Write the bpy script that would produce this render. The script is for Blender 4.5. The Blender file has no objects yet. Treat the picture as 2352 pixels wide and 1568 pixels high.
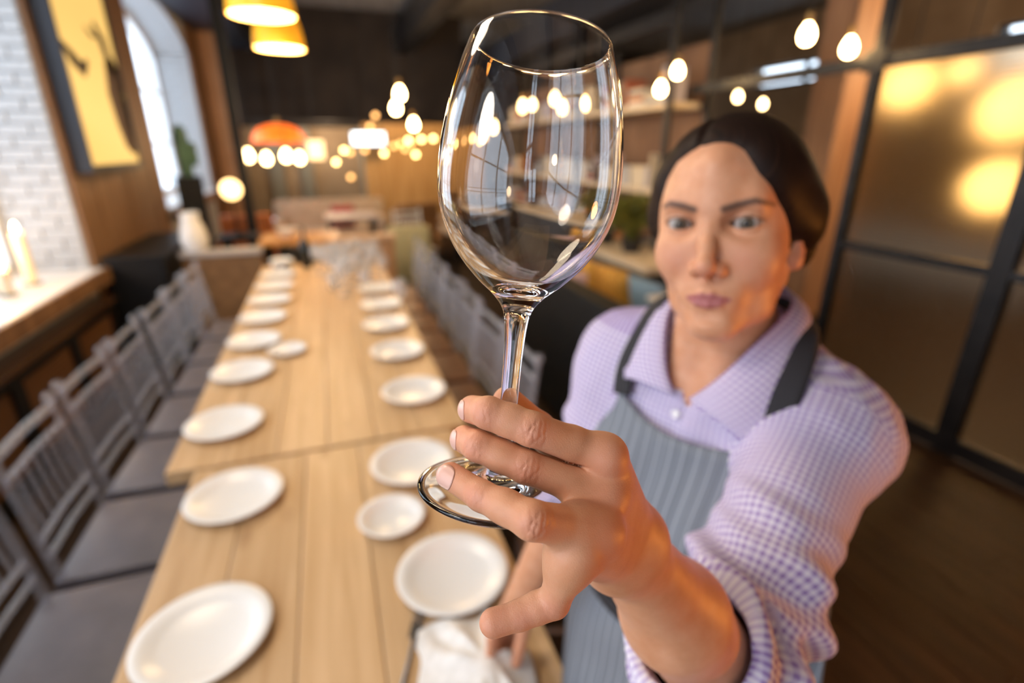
import bpy, bmesh, math, random
import numpy as np
from mathutils import Vector, Matrix
R = math.radians
rng = random.Random(7)
SC = bpy.context.scene
COL = SC.collection

# ------------------------------------------------------------------ camera
CAM_H = 1.62
YAW, PITCH = R(19.0), R(20.4)
cam_data = bpy.data.cameras.new('camera')
cam = bpy.data.objects.new('camera', cam_data)
COL.objects.link(cam)
cam.location = (0, 0, CAM_H)
cam.rotation_euler = (R(90) - PITCH, 0, -YAW)
cam_data.sensor_width = 36.0
cam_data.lens = 36.0 * 1200.0 / 2352.0
cam_data.clip_start = 0.02
cam_data.clip_end = 200
cam_data.dof.use_dof = True
cam_data.dof.focus_distance = 0.240
cam_data.dof.aperture_fstop = 3.5
SC.camera = cam

# ------------------------------------------------------------------ view / world / light
SC.view_settings.view_transform = 'Standard'
SC.view_settings.look = 'None'
SC.view_settings.gamma = 1.0
SC.view_settings.use_curve_mapping = False
SC.view_settings.exposure = 0.78
cy = SC.cycles
cy.use_denoising = True
cy.max_bounces = 14
cy.diffuse_bounces = 3
cy.glossy_bounces = 5
cy.transmission_bounces = 12
cy.transparent_max_bounces = 8
cy.caustics_reflective = False
cy.caustics_refractive = False
cy.sample_clamp_indirect = 6.0
cy.blur_glossy = 0.3
cy.use_adaptive_sampling = True
cy.adaptive_threshold = 0.02

world = bpy.data.worlds.new('overcast_sky')
SC.world = world
world.use_nodes = True
wn = world.node_tree.nodes['Background']
wn.inputs['Color'].default_value = (0.74, 0.86, 1.0, 1)
wn.inputs['Strength'].default_value = SKY_STRENGTH = 2.8


def light(name, kind, loc, energy, color, size=.1, aim=None):
    l = bpy.data.lights.new(name, kind)
    l.energy = energy; l.color = color
    if kind == 'AREA': l.size = size
    else: l.shadow_soft_size = size
    o = bpy.data.objects.new(name, l); COL.objects.link(o)
    o.location = loc
    if aim is not None: o.rotation_euler = (Vector(aim) - Vector(loc)).to_track_quat('-Z', 'Y').to_euler()
    return o


# an assumed warm side light, then fill lights added to brighten the room
light('assumed_warm_light', 'POINT', (1.8, -.35, 1.05), 36, (1.0, .33, .05), .15)  # assumed unseen light, added to warm her hand and cheek; no lamp built
light('warm_fill', 'POINT', (-1.15, .15, 2.45), 26, (1.0, .86, .70), .22)  # added key light for her face and fingers, no lamp hangs here
light('warm_fill', 'POINT', (.5, -2.2, 2.5), 12, (1.0, .70, .42), .15)
light('warm_fill', 'POINT', (-.75, 1.9, 3.1), 54, (1.0, .80, .58), .35)  # added overhead fill to brighten the table
light('warm_fill', 'POINT', (5.6, 2.6, 2.6), 90, (1.0, .62, .30), .2)  # added fill, warms the room behind the partition
light('warm_fill', 'POINT', (.2, 12.8, 1.95), 45, (1.0, .72, .45), .15)  # added fill for the dim back wall, without a fixture
light('warm_fill', 'POINT', (1.2, 8.5, 2.3), 60, (1.0, .66, .36), .2)


# ------------------------------------------------------------------ helpers
def tag(o, label=None, cat=None, group=None, kind=None):
    if label: o['label'] = label
    if cat: o['category'] = cat
    if group: o['group'] = group
    if kind: o['kind'] = kind
    return o


def empty(name, loc=(0, 0, 0), rz=0.0, label=None, cat=None, group=None):
    o = bpy.data.objects.new(name, None)
    COL.objects.link(o)
    o.location = loc
    o.rotation_euler = (0, 0, rz)
    o.empty_display_size = 0.05
    return tag(o, label, cat, group)


def link(name, me, mat=None, parent=None):
    if mat is not None and not me.materials:
        me.materials.append(mat)
    o = bpy.data.objects.new(name, me)
    COL.objects.link(o)
    if parent is not None:
        o.parent = parent
    return o


def copy_tree(o, parent=None):
    c = o.copy()
    COL.objects.link(c)
    c.parent = parent
    for ch in list(o.children):
        copy_tree(ch, c)
    return c


def smooth(me, on=True):
    if len(me.polygons):
        me.polygons.foreach_set('use_smooth', [on] * len(me.polygons))
    me.update()
    return me


class MB:
    """collects simple solids into one mesh"""
    def __init__(s):
        s.bm = bmesh.new()

    def box(s, c, size, rot=None, bevel=0.0):
        r = bmesh.ops.create_cube(s.bm, size=1.0)
        vs = r['verts']
        bmesh.ops.scale(s.bm, vec=size, verts=vs)
        if bevel > 0:
            es = list({e for v in vs for e in v.link_edges})
            rb = bmesh.ops.bevel(s.bm, geom=es, offset=bevel, segments=2, affect='EDGES', profile=0.6)
            vs = list({v for f in rb['faces'] for v in f.verts} | {v for v in vs if v.is_valid})
        if rot is not None:
            bmesh.ops.rotate(s.bm, cent=(0, 0, 0), matrix=rot, verts=vs)
        bmesh.ops.translate(s.bm, vec=c, verts=vs)
        return s

    def span(s, a, b, bevel=0.0):
        a, b = Vector(a), Vector(b)
        return s.box((a + b) / 2, [max(abs(x), 1e-4) for x in (b - a)], None, bevel)

    def tube(s, pts, rad, n=8, caps=True):
        pts = [Vector(p) for p in pts]
        rads = rad if isinstance(rad, (list, tuple)) else [rad] * len(pts)
        rings = []
        prev = None
        for i, p in enumerate(pts):
            if i == 0: t = pts[1] - p
            elif i == len(pts) - 1: t = p - pts[i - 1]
            else: t = (pts[i + 1] - p).normalized() + (p - pts[i - 1]).normalized()
            t.normalize()
            if prev is None:
                a = Vector((0, 0, 1)) if abs(t.z) < 0.9 else Vector((1, 0, 0))
                u = t.cross(a).normalized()
            else:
                u = (prev - t * prev.dot(t)).normalized()
            prev = u
            w = t.cross(u)
            rings.append([s.bm.verts.new(p + (u * math.cos(2 * math.pi * k / n) + w * math.sin(2 * math.pi * k / n)) * rads[i]) for k in range(n)])
        for i in range(len(rings) - 1):
            for k in range(n):
                s.bm.faces.new((rings[i][k], rings[i][(k + 1) % n], rings[i + 1][(k + 1) % n], rings[i + 1][k]))
        if caps:
            s.bm.faces.new(rings[0][::-1])
            s.bm.faces.new(rings[-1])
        return s

    def lathe(s, prof, n=32, c=(0, 0, 0), close=False):
        c = Vector(c)
        rings = []
        for r, z in prof:
            if r < 1e-6:
                rings.append([s.bm.verts.new(c + Vector((0, 0, z)))])
            else:
                rings.append([s.bm.verts.new(c + Vector((r * math.cos(2 * math.pi * k / n), r * math.sin(2 * math.pi * k / n), z))) for k in range(n)])
        pairs = list(zip(rings[:-1], rings[1:]))
        if close: pairs.append((rings[-1], rings[0]))
        for a, b in pairs:
            for k in range(n):
                k2 = (k + 1) % n
                if len(a) == 1 and len(b) == 1: continue
                if len(a) == 1: s.bm.faces.new((a[0], b[k2], b[k]))
                elif len(b) == 1: s.bm.faces.new((a[k], a[k2], b[0]))
                else: s.bm.faces.new((a[k], a[k2], b[k2], b[k]))
        return s

    def ball(s, c, r, sub=2, scale=(1, 1, 1)):
        rr = bmesh.ops.create_icosphere(s.bm, subdivisions=sub, radius=r)
        bmesh.ops.scale(s.bm, vec=scale, verts=rr['verts'])
        bmesh.ops.translate(s.bm, vec=c, verts=rr['verts'])
        return s

    def prism(s, poly, lo, hi, axis='z'):
        """extrude a 2-D polygon between lo and hi along an axis"""
        def P(a, b, h):
            return {'z': (a, b, h), 'x': (h, a, b), 'y': (a, h, b)}[axis]
        A = [s.bm.verts.new(P(a, b, lo)) for a, b in poly]
        B = [s.bm.verts.new(P(a, b, hi)) for a, b in poly]
        n = len(poly)
        s.bm.faces.new(A[::-1]); s.bm.faces.new(B)
        for i in range(n):
            s.bm.faces.new((A[i], A[(i + 1) % n], B[(i + 1) % n], B[i]))
        return s

    def mesh(s, name, sm=True):
        bmesh.ops.recalc_face_normals(s.bm, faces=s.bm.faces)
        me = bpy.data.meshes.new(name)
        s.bm.to_mesh(me)
        s.bm.free()
        if sm: smooth(me)
        return me

    def build(s, name, mat=None, parent=None, sm=True):
        me = s.mesh(name, sm)
        if sm:
            for e in range(0): pass
            try:
                me.set_sharp_from_angle(angle=R(40))
            except Exception:
                pass
        return link(name, me, mat, parent)


# ------------------------------------------------------------------ materials
MATS = {}


def mat(name, color=(0.8, 0.8, 0.8), rough=0.5, metal=0.0, trans=0.0, ior=1.45, emit=None, estr=0.0, spec=0.5, coat=0.0, sss=0.0):
    m = bpy.data.materials.new(name)
    m.use_nodes = True
    b = m.node_tree.nodes['Principled BSDF']
    b.inputs['Base Color'].default_value = (*color, 1)
    b.inputs['Roughness'].default_value = rough
    b.inputs['Metallic'].default_value = metal
    b.inputs['Transmission Weight'].default_value = trans
    b.inputs['IOR'].default_value = ior
    b.inputs['Specular IOR Level'].default_value = spec
    b.inputs['Coat Weight'].default_value = coat
    b.inputs['Subsurface Weight'].default_value = sss
    if emit:
        b.inputs['Emission Color'].default_value = (*emit, 1)
        b.inputs['Emission Strength'].default_value = estr
    MATS[name] = m
    return m


def NT(m):
    nt = m.node_tree
    return nt, nt.nodes, nt.links, nt.nodes['Principled BSDF']


def noisy(m, c1, c2, scale=(1, 1, 1), nscale=6.0, detail=5.0, bump=0.0, coord='Object', lo=0.35, hi=0.65, dist=0.0, bscale=None, rough_var=0.0):
    """two-colour noise on the base colour plus an optional bump"""
    nt, N, L, b = NT(m)
    tc = N.new('ShaderNodeTexCoord')
    mp = N.new('ShaderNodeMapping'); mp.inputs['Scale'].default_value = scale
    L.new(tc.outputs[coord], mp.inputs['Vector'])
    no = N.new('ShaderNodeTexNoise'); no.inputs['Scale'].default_value = nscale
    no.inputs['Detail'].default_value = detail; no.inputs['Distortion'].default_value = dist
    L.new(mp.outputs['Vector'], no.inputs['Vector'])
    cr = N.new('ShaderNodeValToRGB')
    cr.color_ramp.elements[0].position = lo; cr.color_ramp.elements[0].color = (*c1, 1)
    cr.color_ramp.elements[1].position = hi; cr.color_ramp.elements[1].color = (*c2, 1)
    L.new(no.outputs['Fac'], cr.inputs['Fac'])
    L.new(cr.outputs['Color'], b.inputs['Base Color'])
    if bump:
        src = no
        if bscale:
            src = N.new('ShaderNodeTexNoise'); src.inputs['Scale'].default_value = bscale; src.inputs['Detail'].default_value = 4
            L.new(mp.outputs['Vector'], src.inputs['Vector'])
        bp = N.new('ShaderNodeBump'); bp.inputs['Strength'].default_value = bump; bp.inputs['Distance'].default_value = 0.01
        L.new(src.outputs['Fac'], bp.inputs['Height'])
        L.new(bp.outputs['Normal'], b.inputs['Normal'])
    return m


def refine(p, k=4):
    """Catmull-Rom resampling of a profile"""
    P = [np.array(a, float) for a in p]
    r = []
    for i in range(len(P) - 1):
        a, b, c, d = P[max(i - 1, 0)], P[i], P[i + 1], P[min(i + 2, len(P) - 1)]
        for j in range(k):
            t = j / k
            q = .5 * ((2 * b) + (-a + c) * t + (2 * a - 5 * b + 4 * c - d) * t * t + (-a + 3 * b - 3 * c + d) * t ** 3)
            r.append((max(q[0], 0), q[1]))
    r.append(tuple(P[-1]))
    return r


# ------------------------------------------------------------------ materials of the place
M_brick = noisy(mat('white_painted_brick', (.8, .8, .78), rough=.6), (.37, .39, .41), (.44, .455, .47), nscale=14, bump=.25)
M_mortar = mat('white_mortar', (.38, .395, .41), rough=.9)
M_plaster = noisy(mat('grey_plaster', (.3, .29, .28), rough=.9), (.26, .25, .24), (.33, .32, .31), nscale=2.5)
M_tan = noisy(mat('tan_plaster', (.42, .30, .19), rough=.85), (.34, .24, .15), (.46, .34, .22), nscale=1.5)
M_darkwall = noisy(mat('dark_ceiling_paint', (.03, .022, .018), rough=.8), (.02, .015, .013), (.04, .03, .024), nscale=2)
M_steel = noisy(mat('black_steel', (.02, .021, .024), rough=.42, metal=.5), (.016, .017, .02), (.028, .029, .032), nscale=9)
M_navy = mat('navy_steel', (.014, .018, .030), rough=.5)
M_board = noisy(mat('brown_panel_wood', (.2, .1, .045), rough=.55), (.135, .066, .028), (.235, .125, .058), scale=(9, 9, .7), nscale=3, bump=.15)
M_floor = noisy(mat('dark_floor_wood', (.03, .016, .007), rough=.55, spec=.3), (.018, .009, .004), (.038, .020, .009), scale=(8, .8, 8), nscale=3, bump=.12)
M_sill = mat('pale_sill', (.62, .60, .57), rough=.4)
M_frame = mat('white_window_frame', (.72, .74, .76), rough=.45)
M_blackpaint = mat('black_paint', (.006, .006, .007), rough=.5, spec=.3)


def pane_material(name='window_pane', tint=(.97, .985, 1.0), gl=.07):
    m = bpy.data.materials.new(name); m.use_nodes = True
    nt = m.node_tree; N, L = nt.nodes, nt.links
    N.remove(N['Principled BSDF'])
    t = N.new('ShaderNodeBsdfTransparent'); t.inputs['Color'].default_value = (*tint, 1)
    g = N.new('ShaderNodeBsdfGlossy'); g.inputs['Roughness'].default_value = .01
    mx = N.new('ShaderNodeMixShader'); mx.inputs['Fac'].default_value = gl
    L.new(t.outputs[0], mx.inputs[1]); L.new(g.outputs[0], mx.inputs[2])
    L.new(mx.outputs[0], N['Material Output'].inputs['Surface'])
    return m


M_pane = pane_material()


def struct(o):
    o['kind'] = 'structure'
    return o


XL, XLO = -1.64, -2.20            # inner and outer face of the window wall
Y0, Y1 = -4.0, 14.0
ZC = 4.0
XR = 3.15                          # line of the glazed partition
XF = 9.0                           # far outer wall on the right

# floor: boards on a screed
floor = struct(MB().span((XLO, Y0, -.06), (XF, Y1, -.012)).build('floor', M_floor, sm=False))
bw, bl = .19, 2.5
me_plank = MB().box((0, 0, -.006), (bw - .004, bl - .004, .012), bevel=.0015).mesh('floor_plank', sm=False)
me_plank.materials.append(M_floor)
k = 0
for i in range(25):
    for j in range(5):
        x = XL + .10 + i * bw
        y = -1.6 + j * bl + (.9 if i % 2 else 0) + (.4 if i % 3 == 0 else 0)
        if x > XR + .1: continue
        link('plank', me_plank, None, floor).location = (x, y, 0)
        k += 1

ceiling = struct(MB().span((XLO, Y0, ZC), (XF, Y1, ZC + .12)).build('ceiling', M_plaster, sm=False))
# dark steel beams and ducts under the ceiling
beams = [((-1.64, Y0, 3.25), (-.95, Y1, 3.62), M_navy), ((XR - .25, Y0, 2.9), (XR + .25, Y1, 3.3), M_navy), ((-1.64, 11.5, 2.1), (XR - .25, 11.8, ZC), M_darkwall),
         ((1.55, Y0, 3.3), (1.85, 11.5, 3.7), M_steel)]
for i, (a, b, m) in enumerate(beams):
    struct(MB().span(a, b).build('trim_%d' % (i + 1), m, sm=False))
duct = MB().tube([(.25, Y0 + .2, 3.78), (.25, 5.2, 3.78)], .15, 20)
d = duct.build('ventilation_duct', M_navy)
tag(d, 'dark round ventilation duct running under the ceiling above the long table', 'duct')

# ------------------------------------------------------------------ the window wall
NICHE = [(-1.9, .65, .80, 3.0), (1.75, 4.45, .80, 3.0), (6.6, 9.45, 1.0, 2.85), (11.0, 13.6, 1.5, 2.8)]      # y from, y to, sill, spring of the arch


def arch(y0, y1, z0, zs, rise=.38, n=14):
    pts = [(y0, z0), (y1, z0), (y1, zs)]
    for i in range(1, n):
        t = i / n
        pts.append((y1 + (y0 - y1) * t, zs + rise * math.sin(math.pi * t) ** .7))
    pts.append((y0, zs))
    return pts


def wall_with_holes(name, y0, y1, z0, z1, xa, xb, holes, m):
    """a wall slab along Y with arched openings, built strip by strip"""
    mb = MB()
    ys = [y0]
    for h in holes: ys += [h[0], h[1]]
    ys.append(y1)
    for i in range(0, len(ys), 2):
        if ys[i + 1] > ys[i]: mb.span((xa, ys[i], z0), (xb, ys[i + 1], z1))
    for (a, b, s, sp) in holes:
        mb.span((xa, a, z0), (xb, b, s))
        top = [(y, z) for y, z in arch(a, b, s, sp)][2:]
        mb.prism(top + [(a, z1), (b, z1)], xa, xb, axis='x')
    return struct(mb.build(name, m, sm=False))


wall_left = wall_with_holes('wall_left', Y0, Y1, 0, ZC, XLO, XL, NICHE, M_mortar)

# bricks of the two reveals that face the camera
me_brick = MB().box((0, 0, 0), (.205, .02, .063), bevel=.004).mesh('brick', sm=False); me_brick.materials.append(M_brick)
me_half = MB().box((0, 0, 0), (.098, .02, .063), bevel=.004).mesh('half_brick', sm=False); me_half.materials.append(M_brick)
for (a, b, s, sp) in NICHE[1:3]:
    n = int((sp - s) / .074)
    for r in range(n):
        z = s + .037 + r * .074
        xs = [(XL - .107, me_brick), (XL - .322, me_brick), (XL - .483, me_half)] if r % 2 else [(XL - .053, me_half), (XL - .214, me_brick), (XL - .429, me_brick)]
        for x, me in xs:
            o = link('brick', me, None, wall_left)
            o.location = (x, b - .006 + rng.uniform(-.002, .002), z)
            o.rotation_euler = (0, rng.uniform(-.004, .004), rng.uniform(-.006, .006))

# panelling on the piers between the windows
me_pl = MB().box((0, 0, 1.9), (.03, .345, 3.8), bevel=.004).mesh('pier_plank', sm=False); me_pl.materials.append(M_board)
for y0, y1 in ((.65, 1.75), (4.45, 6.6), (9.45, 11.0)):
    n = round((y1 - y0) / .35)
    for i in range(n):
        o = link('plank', me_pl, None, wall_left)
        o.location = (XL + .016 + (.004 if i % 2 else 0), y0 + (i + .5) * (y1 - y0) / n, 0)
        o.scale = (1, (y1 - y0) / n / .35, 1)

# windows: frame, muntins, panes, wooden sill
for i, (a, b, s, sp) in enumerate(NICHE):
    w = empty('window_%d' % (i + 1), (XLO + .10, (a + b) / 2, s)); w['kind'] = 'structure'
    hw, ht = (b - a) / 2, sp - s
    f = MB()
    f.span((-.04, -hw, 0), (.04, -hw + .07, ht + .02)); f.span((-.04, hw - .07, 0), (.04, hw, ht + .02)); f.span((-.04, -hw + .07, 0), (.04, hw - .07, .08))
    out = arch(-hw, hw, 0, ht)[2:]
    inn = [(y * .95, z - .07) for y, z in out]
    for k in range(len(out) - 1):
        f.prism([out[k], out[k + 1], inn[k + 1], inn[k]], -.04, .04, axis='x')
    f.build('window_frame', M_frame, w, sm=False)
    for y in (-hw / 3, hw / 3):
        MB().span((-.03, y - .028, .08), (.03, y + .028, ht + .28)).build('mullion', M_frame, w, sm=False)
    for z in (ht * .36, ht * .72):
        for k in range(3):
            ya, yb = -hw + .07 + k * (2 * hw - .14) / 3 + .03, -hw + .07 + (k + 1) * (2 * hw - .14) / 3 - .03
            MB().span((-.02, ya, z - .018), (.02, yb, z + .018)).build('glazing_bar', M_frame, w, sm=False)
    for k in range(3):
        ya, yb = -hw + .07 + k * (2 * hw - .14) / 3 + .02, -hw + .07 + (k + 1) * (2 * hw - .14) / 3 - .02
        MB().span((-.004, ya, .07), (.004, yb, ht + .30 if k == 1 else ht + .12)).build('pane', M_pane, w, sm=False)
    MB().span((XL - XLO - .62, -hw, -.05), (XL - XLO - .02, hw, .012), bevel=.006).build('sill', M_sill, w, sm=False)
    MB().span((XL - XLO - .018, -hw, -.09), (XL - XLO + .012, hw, .014), bevel=.004).build('sill_edge', M_board, w, sm=False)

# ------------------------------------------------------------------ the other walls
struct(MB().span((XLO, Y1, 0), (XF, Y1 + .2, 2.05)).build('wall_back', M_tan, sm=False))
struct(MB().span((XLO, Y1 - .03, 2.05), (XF, Y1 + .2, ZC)).build('trim_7', M_darkwall, sm=False))
FW = [(-1.6, -.8)]
mb = MB()
mb.span((XLO, Y0 - .2, 0), (XF, Y0, .9)); mb.span((XLO, Y0 - .2, 3.0), (XF, Y0, ZC))
xs = [XLO] + [v for r in FW for v in r] + [XF]
for i in range(0, len(xs), 2): mb.span((xs[i], Y0 - .2, .9), (xs[i + 1], Y0, 3.0))
struct(mb.build('wall_front', M_tan, sm=False))
for i, (a, b) in enumerate(FW):
    w = empty('window_%d' % (i + 9), ((a + b) / 2, Y0 - .1, .9)); w['kind'] = 'structure'
    hw = (b - a) / 2
    f = MB(); f.span((-hw, -.04, 0), (hw, .04, .07)); f.span((-hw, -.04, 2.03), (hw, .04, 2.1)); f.span((-hw, -.04, .07), (-hw + .07, .04, 2.03)); f.span((hw - .07, -.04, .07), (hw, .04, 2.03))
    f.span((-.03, -.035, .07), (.03, .035, 2.03)); f.span((-hw + .07, -.03, 1.36), (hw - .07, .03, 1.42))
    f.build('window_frame', M_frame, w, sm=False)
    MB().span((-hw + .05, -.004, .05), (hw - .05, .004, 2.05)).build('pane', M_pane, w, sm=False)
# far wall on the right, with a band of windows
RW = [(-3.2, -.9), (.2, 2.5), (3.2, 5.62), (7.55, 10.2)]
mb = MB()
mb.span((XF, Y0, 0), (XF + .3, Y1, 2.78)); mb.span((XF, Y0, 3.2), (XF + .3, Y1, ZC))
ys = [Y0] + [v for r in RW for v in r] + [Y1]
for i in range(0, len(ys), 2): mb.span((XF, ys[i], 2.78), (XF + .3, ys[i + 1], 3.2))
struct(mb.build('wall_right', M_tan, sm=False))
for i, (a, b) in enumerate(RW):
    w = empty('window_%d' % (i + 5), (XF + .12, (a + b) / 2, 2.78)); w['kind'] = 'structure'
    hw = (b - a) / 2
    f = MB(); f.span((-.04, -hw, 0), (.04, hw, .06)); f.span((-.04, -hw, .38), (.04, hw, .42)); f.span((-.04, -hw, .06), (.04, -hw + .06, .38)); f.span((-.04, hw - .06, .06), (.04, hw, .38)); f.span((-.04, -.03, .06), (.04, .03, .38))
    f.build('window_frame', M_steel, w, sm=False)
    MB().span((-.004, -hw + .05, .05), (.004, hw - .05, .40)).build('pane', M_pane, w, sm=False)

# ------------------------------------------------------------------ daylight portals in the openings
def portal(loc, sx, sy, aim):
    l = bpy.data.lights.new('sky_portal', 'AREA'); l.shape = 'RECTANGLE'; l.size = sx; l.size_y = sy
    l.cycles.is_portal = True
    o = bpy.data.objects.new('sky_portal', l); COL.objects.link(o)
    o.location = loc; o.rotation_euler = Vector(aim).to_track_quat('-Z', 'Y').to_euler()


for (a, b, s, sp) in NICHE:
    portal((XLO - .02, (a + b) / 2, (s + sp + .4) / 2), sp + .4 - s, b - a, (1, 0, 0))
for (a, b) in FW:
    portal(((a + b) / 2, Y0 - .22, 1.95), b - a, 2.1, (0, 1, 0))
for (a, b) in RW:
    portal((XF + .32, (a + b) / 2, 2.99), .42, b - a, (-1, 0, 0))


# ------------------------------------------------------------------ glazed steel partition with ribbed glass
def ribbed_glass():
    m = mat('ribbed_glass', (.95, .82, .60), rough=.48, trans=1.0, ior=1.10)
    nt, N, L, b = NT(m)
    tc = N.new('ShaderNodeTexCoord')
    w = N.new('ShaderNodeTexWave'); w.bands_direction = 'Z'; w.inputs['Scale'].default_value = 14
    L.new(tc.outputs['Object'], w.inputs['Vector'])
    bp = N.new('ShaderNodeBump'); bp.inputs['Strength'].default_value = .55; bp.inputs['Distance'].default_value = .01
    L.new(w.outputs['Fac'], bp.inputs['Height']); L.new(bp.outputs['Normal'], b.inputs['Normal'])
    return m


M_ribbed = ribbed_glass()
part = empty('glazed_partition', (XR, 0, 0), label='black steel partition with ribbed glass panes on the right', cat='partition')
POSTS = [2.55, 1.63, .71, -.21, -1.13]
ZR = [.06, 1.03, 2.09]
for i, y in enumerate(POSTS):
    wd = .055 if i == 0 else .10
    MB().span((-.03, y - wd / 2, 0), (.03, y + wd / 2, 2.9), bevel=.003).build('post', M_steel, part, sm=False)
    g = MB().box((-.034, y, 2.09), (.012, .13, .12), bevel=.003)
    g.build('joint_plate', M_steel, part, sm=False)
for i in range(len(POSTS) - 1):
    a, b = POSTS[i + 1] + .05, POSTS[i] - (.0275 if i == 0 else .05)
    for z, t in zip(ZR, (.10, .05, .07)):
        MB().span((-.025, a, z - t / 2), (.025, b, z + t / 2), bevel=.002).build('rail', M_steel, part, sm=False)
    for z0, z1 in ((.11, 1.005), (1.055, 2.055)):
        MB().span((-.005, a - .005, z0 - .005), (.005, b + .005, z1 + .005)).build('glass_pane', M_ribbed, part, sm=False)
# rail that runs on over the opening to the bookshelf
MB().span((-.025, 2.578, 2.055), (.025, 4.27, 2.125), bevel=.002).build('rail', M_steel, part, sm=False)

# wooden column and dark timber frame in the room behind
M_col = noisy(mat('brown_column_wood', (.40, .20, .10), rough=.5), (.33, .16, .08), (.46, .25, .13), scale=(12, 12, .8), nscale=2, bump=.1)
c = empty('wooden_column', (4.55, 4.0, 0), label='reddish brown wooden column standing in the room behind the partition', cat='column')
MB().span((-.17, -.17, .12), (.17, .17, ZC), bevel=.02).build('shaft', M_col, c, sm=False)
MB().span((-.20, -.20, 0), (.20, .20, .12), bevel=.01).build('base', M_col, c, sm=False)


# ------------------------------------------------------------------ the long table, two tables end to end
M_table = mat('pale_table_wood', (.62, .42, .24), rough=.42)


def table_wood(m):
    nt, N, L, b = NT(m)
    tc = N.new('ShaderNodeTexCoord')
    oi = N.new('ShaderNodeObjectInfo')
    ad = N.new('ShaderNodeVectorMath'); ad.operation = 'ADD'
    mu = N.new('ShaderNodeMath'); mu.operation = 'MULTIPLY'; mu.inputs[1].default_value = 40
    L.new(oi.outputs['Random'], mu.inputs[0])
    L.new(tc.outputs['Object'], ad.inputs[0]); L.new(mu.outputs[0], ad.inputs[1])
    mp = N.new('ShaderNodeMapping'); mp.inputs['Scale'].default_value = (22, 1.3, 22)
    L.new(ad.outputs[0], mp.inputs['Vector'])
    no = N.new('ShaderNodeTexNoise'); no.inputs['Scale'].default_value = 1.6; no.inputs['Detail'].default_value = 6; no.inputs['Distortion'].default_value = .5
    L.new(mp.outputs['Vector'], no.inputs['Vector'])
    cr = N.new('ShaderNodeValToRGB'); e = cr.color_ramp.elements
    e[0].position = .28; e[0].color = (.52, .32, .15, 1); e[1].position = .72; e[1].color = (.70, .475, .265, 1)
    L.new(no.outputs['Fac'], cr.inputs['Fac'])
    # knots
    mp2 = N.new('ShaderNodeMapping'); mp2.inputs['Scale'].default_value = (7, 2.6, 7)
    L.new(ad.outputs[0], mp2.inputs['Vector'])
    vo = N.new('ShaderNodeTexVoronoi'); vo.inputs['Scale'].default_value = 1.0
    L.new(mp2.outputs['Vector'], vo.inputs['Vector'])
    kr = N.new('ShaderNodeMapRange'); kr.inputs['From Min'].default_value = .05; kr.inputs['From Max'].default_value = .16; kr.inputs['To Min'].default_value = .55; kr.inputs['To Max'].default_value = 0
    L.new(vo.outputs['Distance'], kr.inputs['Value'])
    x = N.new('ShaderNodeMix'); x.data_type = 'RGBA'
    L.new(kr.outputs['Result'], x.inputs['Factor']); L.new(cr.outputs['Color'], x.inputs['A']); x.inputs['B'].default_value = (.33, .17, .07, 1)
    hv = N.new('ShaderNodeHueSaturation')
    rv = N.new('ShaderNodeMapRange'); rv.inputs['To Min'].default_value = .90; rv.inputs['To Max'].default_value = 1.08
    L.new(oi.outputs['Random'], rv.inputs['Value']); L.new(rv.outputs['Result'], hv.inputs['Value'])
    L.new(x.outputs['Result'], hv.inputs['Color'])
    L.new(hv.outputs['Color'], b.inputs['Base Color'])
    bp = N.new('ShaderNodeBump'); bp.inputs['Strength'].default_value = .12; bp.inputs['Distance'].default_value = .004
    L.new(no.outputs['Fac'], bp.inputs['Height']); L.new(bp.outputs['Normal'], b.inputs['Normal'])


table_wood(M_table)


def long_table(name, x0, x1, y0, y1, n, label):
    t = empty(name, ((x0 + x1) / 2, (y0 + y1) / 2, 0), label=label, cat='table', group='wooden tables set end to end')
    w, l = x1 - x0, y1 - y0
    pw = w / n
    me = MB().box((0, 0, 0), (pw - .0014, l, .042), bevel=.003).mesh('table_plank', sm=False); me.materials.append(M_table)
    for i in range(n):
        o = link('plank', me, None, t); o.location = (-w / 2 + (i + .5) * pw, 0, .729 + rng.uniform(-.0008, .0008))
    MB().span((-w / 2 + .08, -l / 2 + .1, .62), (w / 2 - .08, l / 2 - .1, .708)).build('apron_frame', M_table, t, sm=False)
    for sx in (-1, 1):
        for sy in (-1, 1):
            MB().box((sx * (w / 2 - .20), sy * (l / 2 - .30), .31), (.08, .08, .62), bevel=.006).build('leg', M_table, t, sm=False)
    return t


TA = long_table('dining_table', -.445, .305, -.95, 1.50, 5, 'nearer pale wooden table, the one the woman leans over')
TB = long_table('dining_table', -.525, .360, 1.515, 4.42, 6, 'farther pale wooden table, crowded with stemmed glasses at its far end')
TZ = .7505

# ------------------------------------------------------------------ clear spindle-back chairs
def resin():
    m = bpy.data.materials.new('clear_resin'); m.use_nodes = True
    nt = m.node_tree; N, L = nt.nodes, nt.links
    b = N['Principled BSDF']
    b.inputs['Base Color'].default_value = (.80, .82, .88, 1); b.inputs['Roughness'].default_value = .16; b.inputs['Specular IOR Level'].default_value = .8
    t = N.new('ShaderNodeBsdfTransparent'); t.inputs['Color'].default_value = (.90, .90, .93, 1)
    mx = N.new('ShaderNodeMixShader'); mx.inputs['Fac'].default_value = .20
    L.new(t.outputs[0], mx.inputs[1]); L.new(b.outputs[0], mx.inputs[2])
    L.new(mx.outputs[0], N['Material Output'].inputs['Surface'])
    return m


M_resin = resin()
M_seat = noisy(mat('grey_seat_pad', (.12, .105, .115), rough=.5), (.10, .09, .10), (.135, .12, .13), nscale=8)
M_seat2 = noisy(mat('brown_seat_pad', (.17, .085, .05), rough=.5), (.14, .07, .04), (.2, .10, .06), nscale=8)


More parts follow.
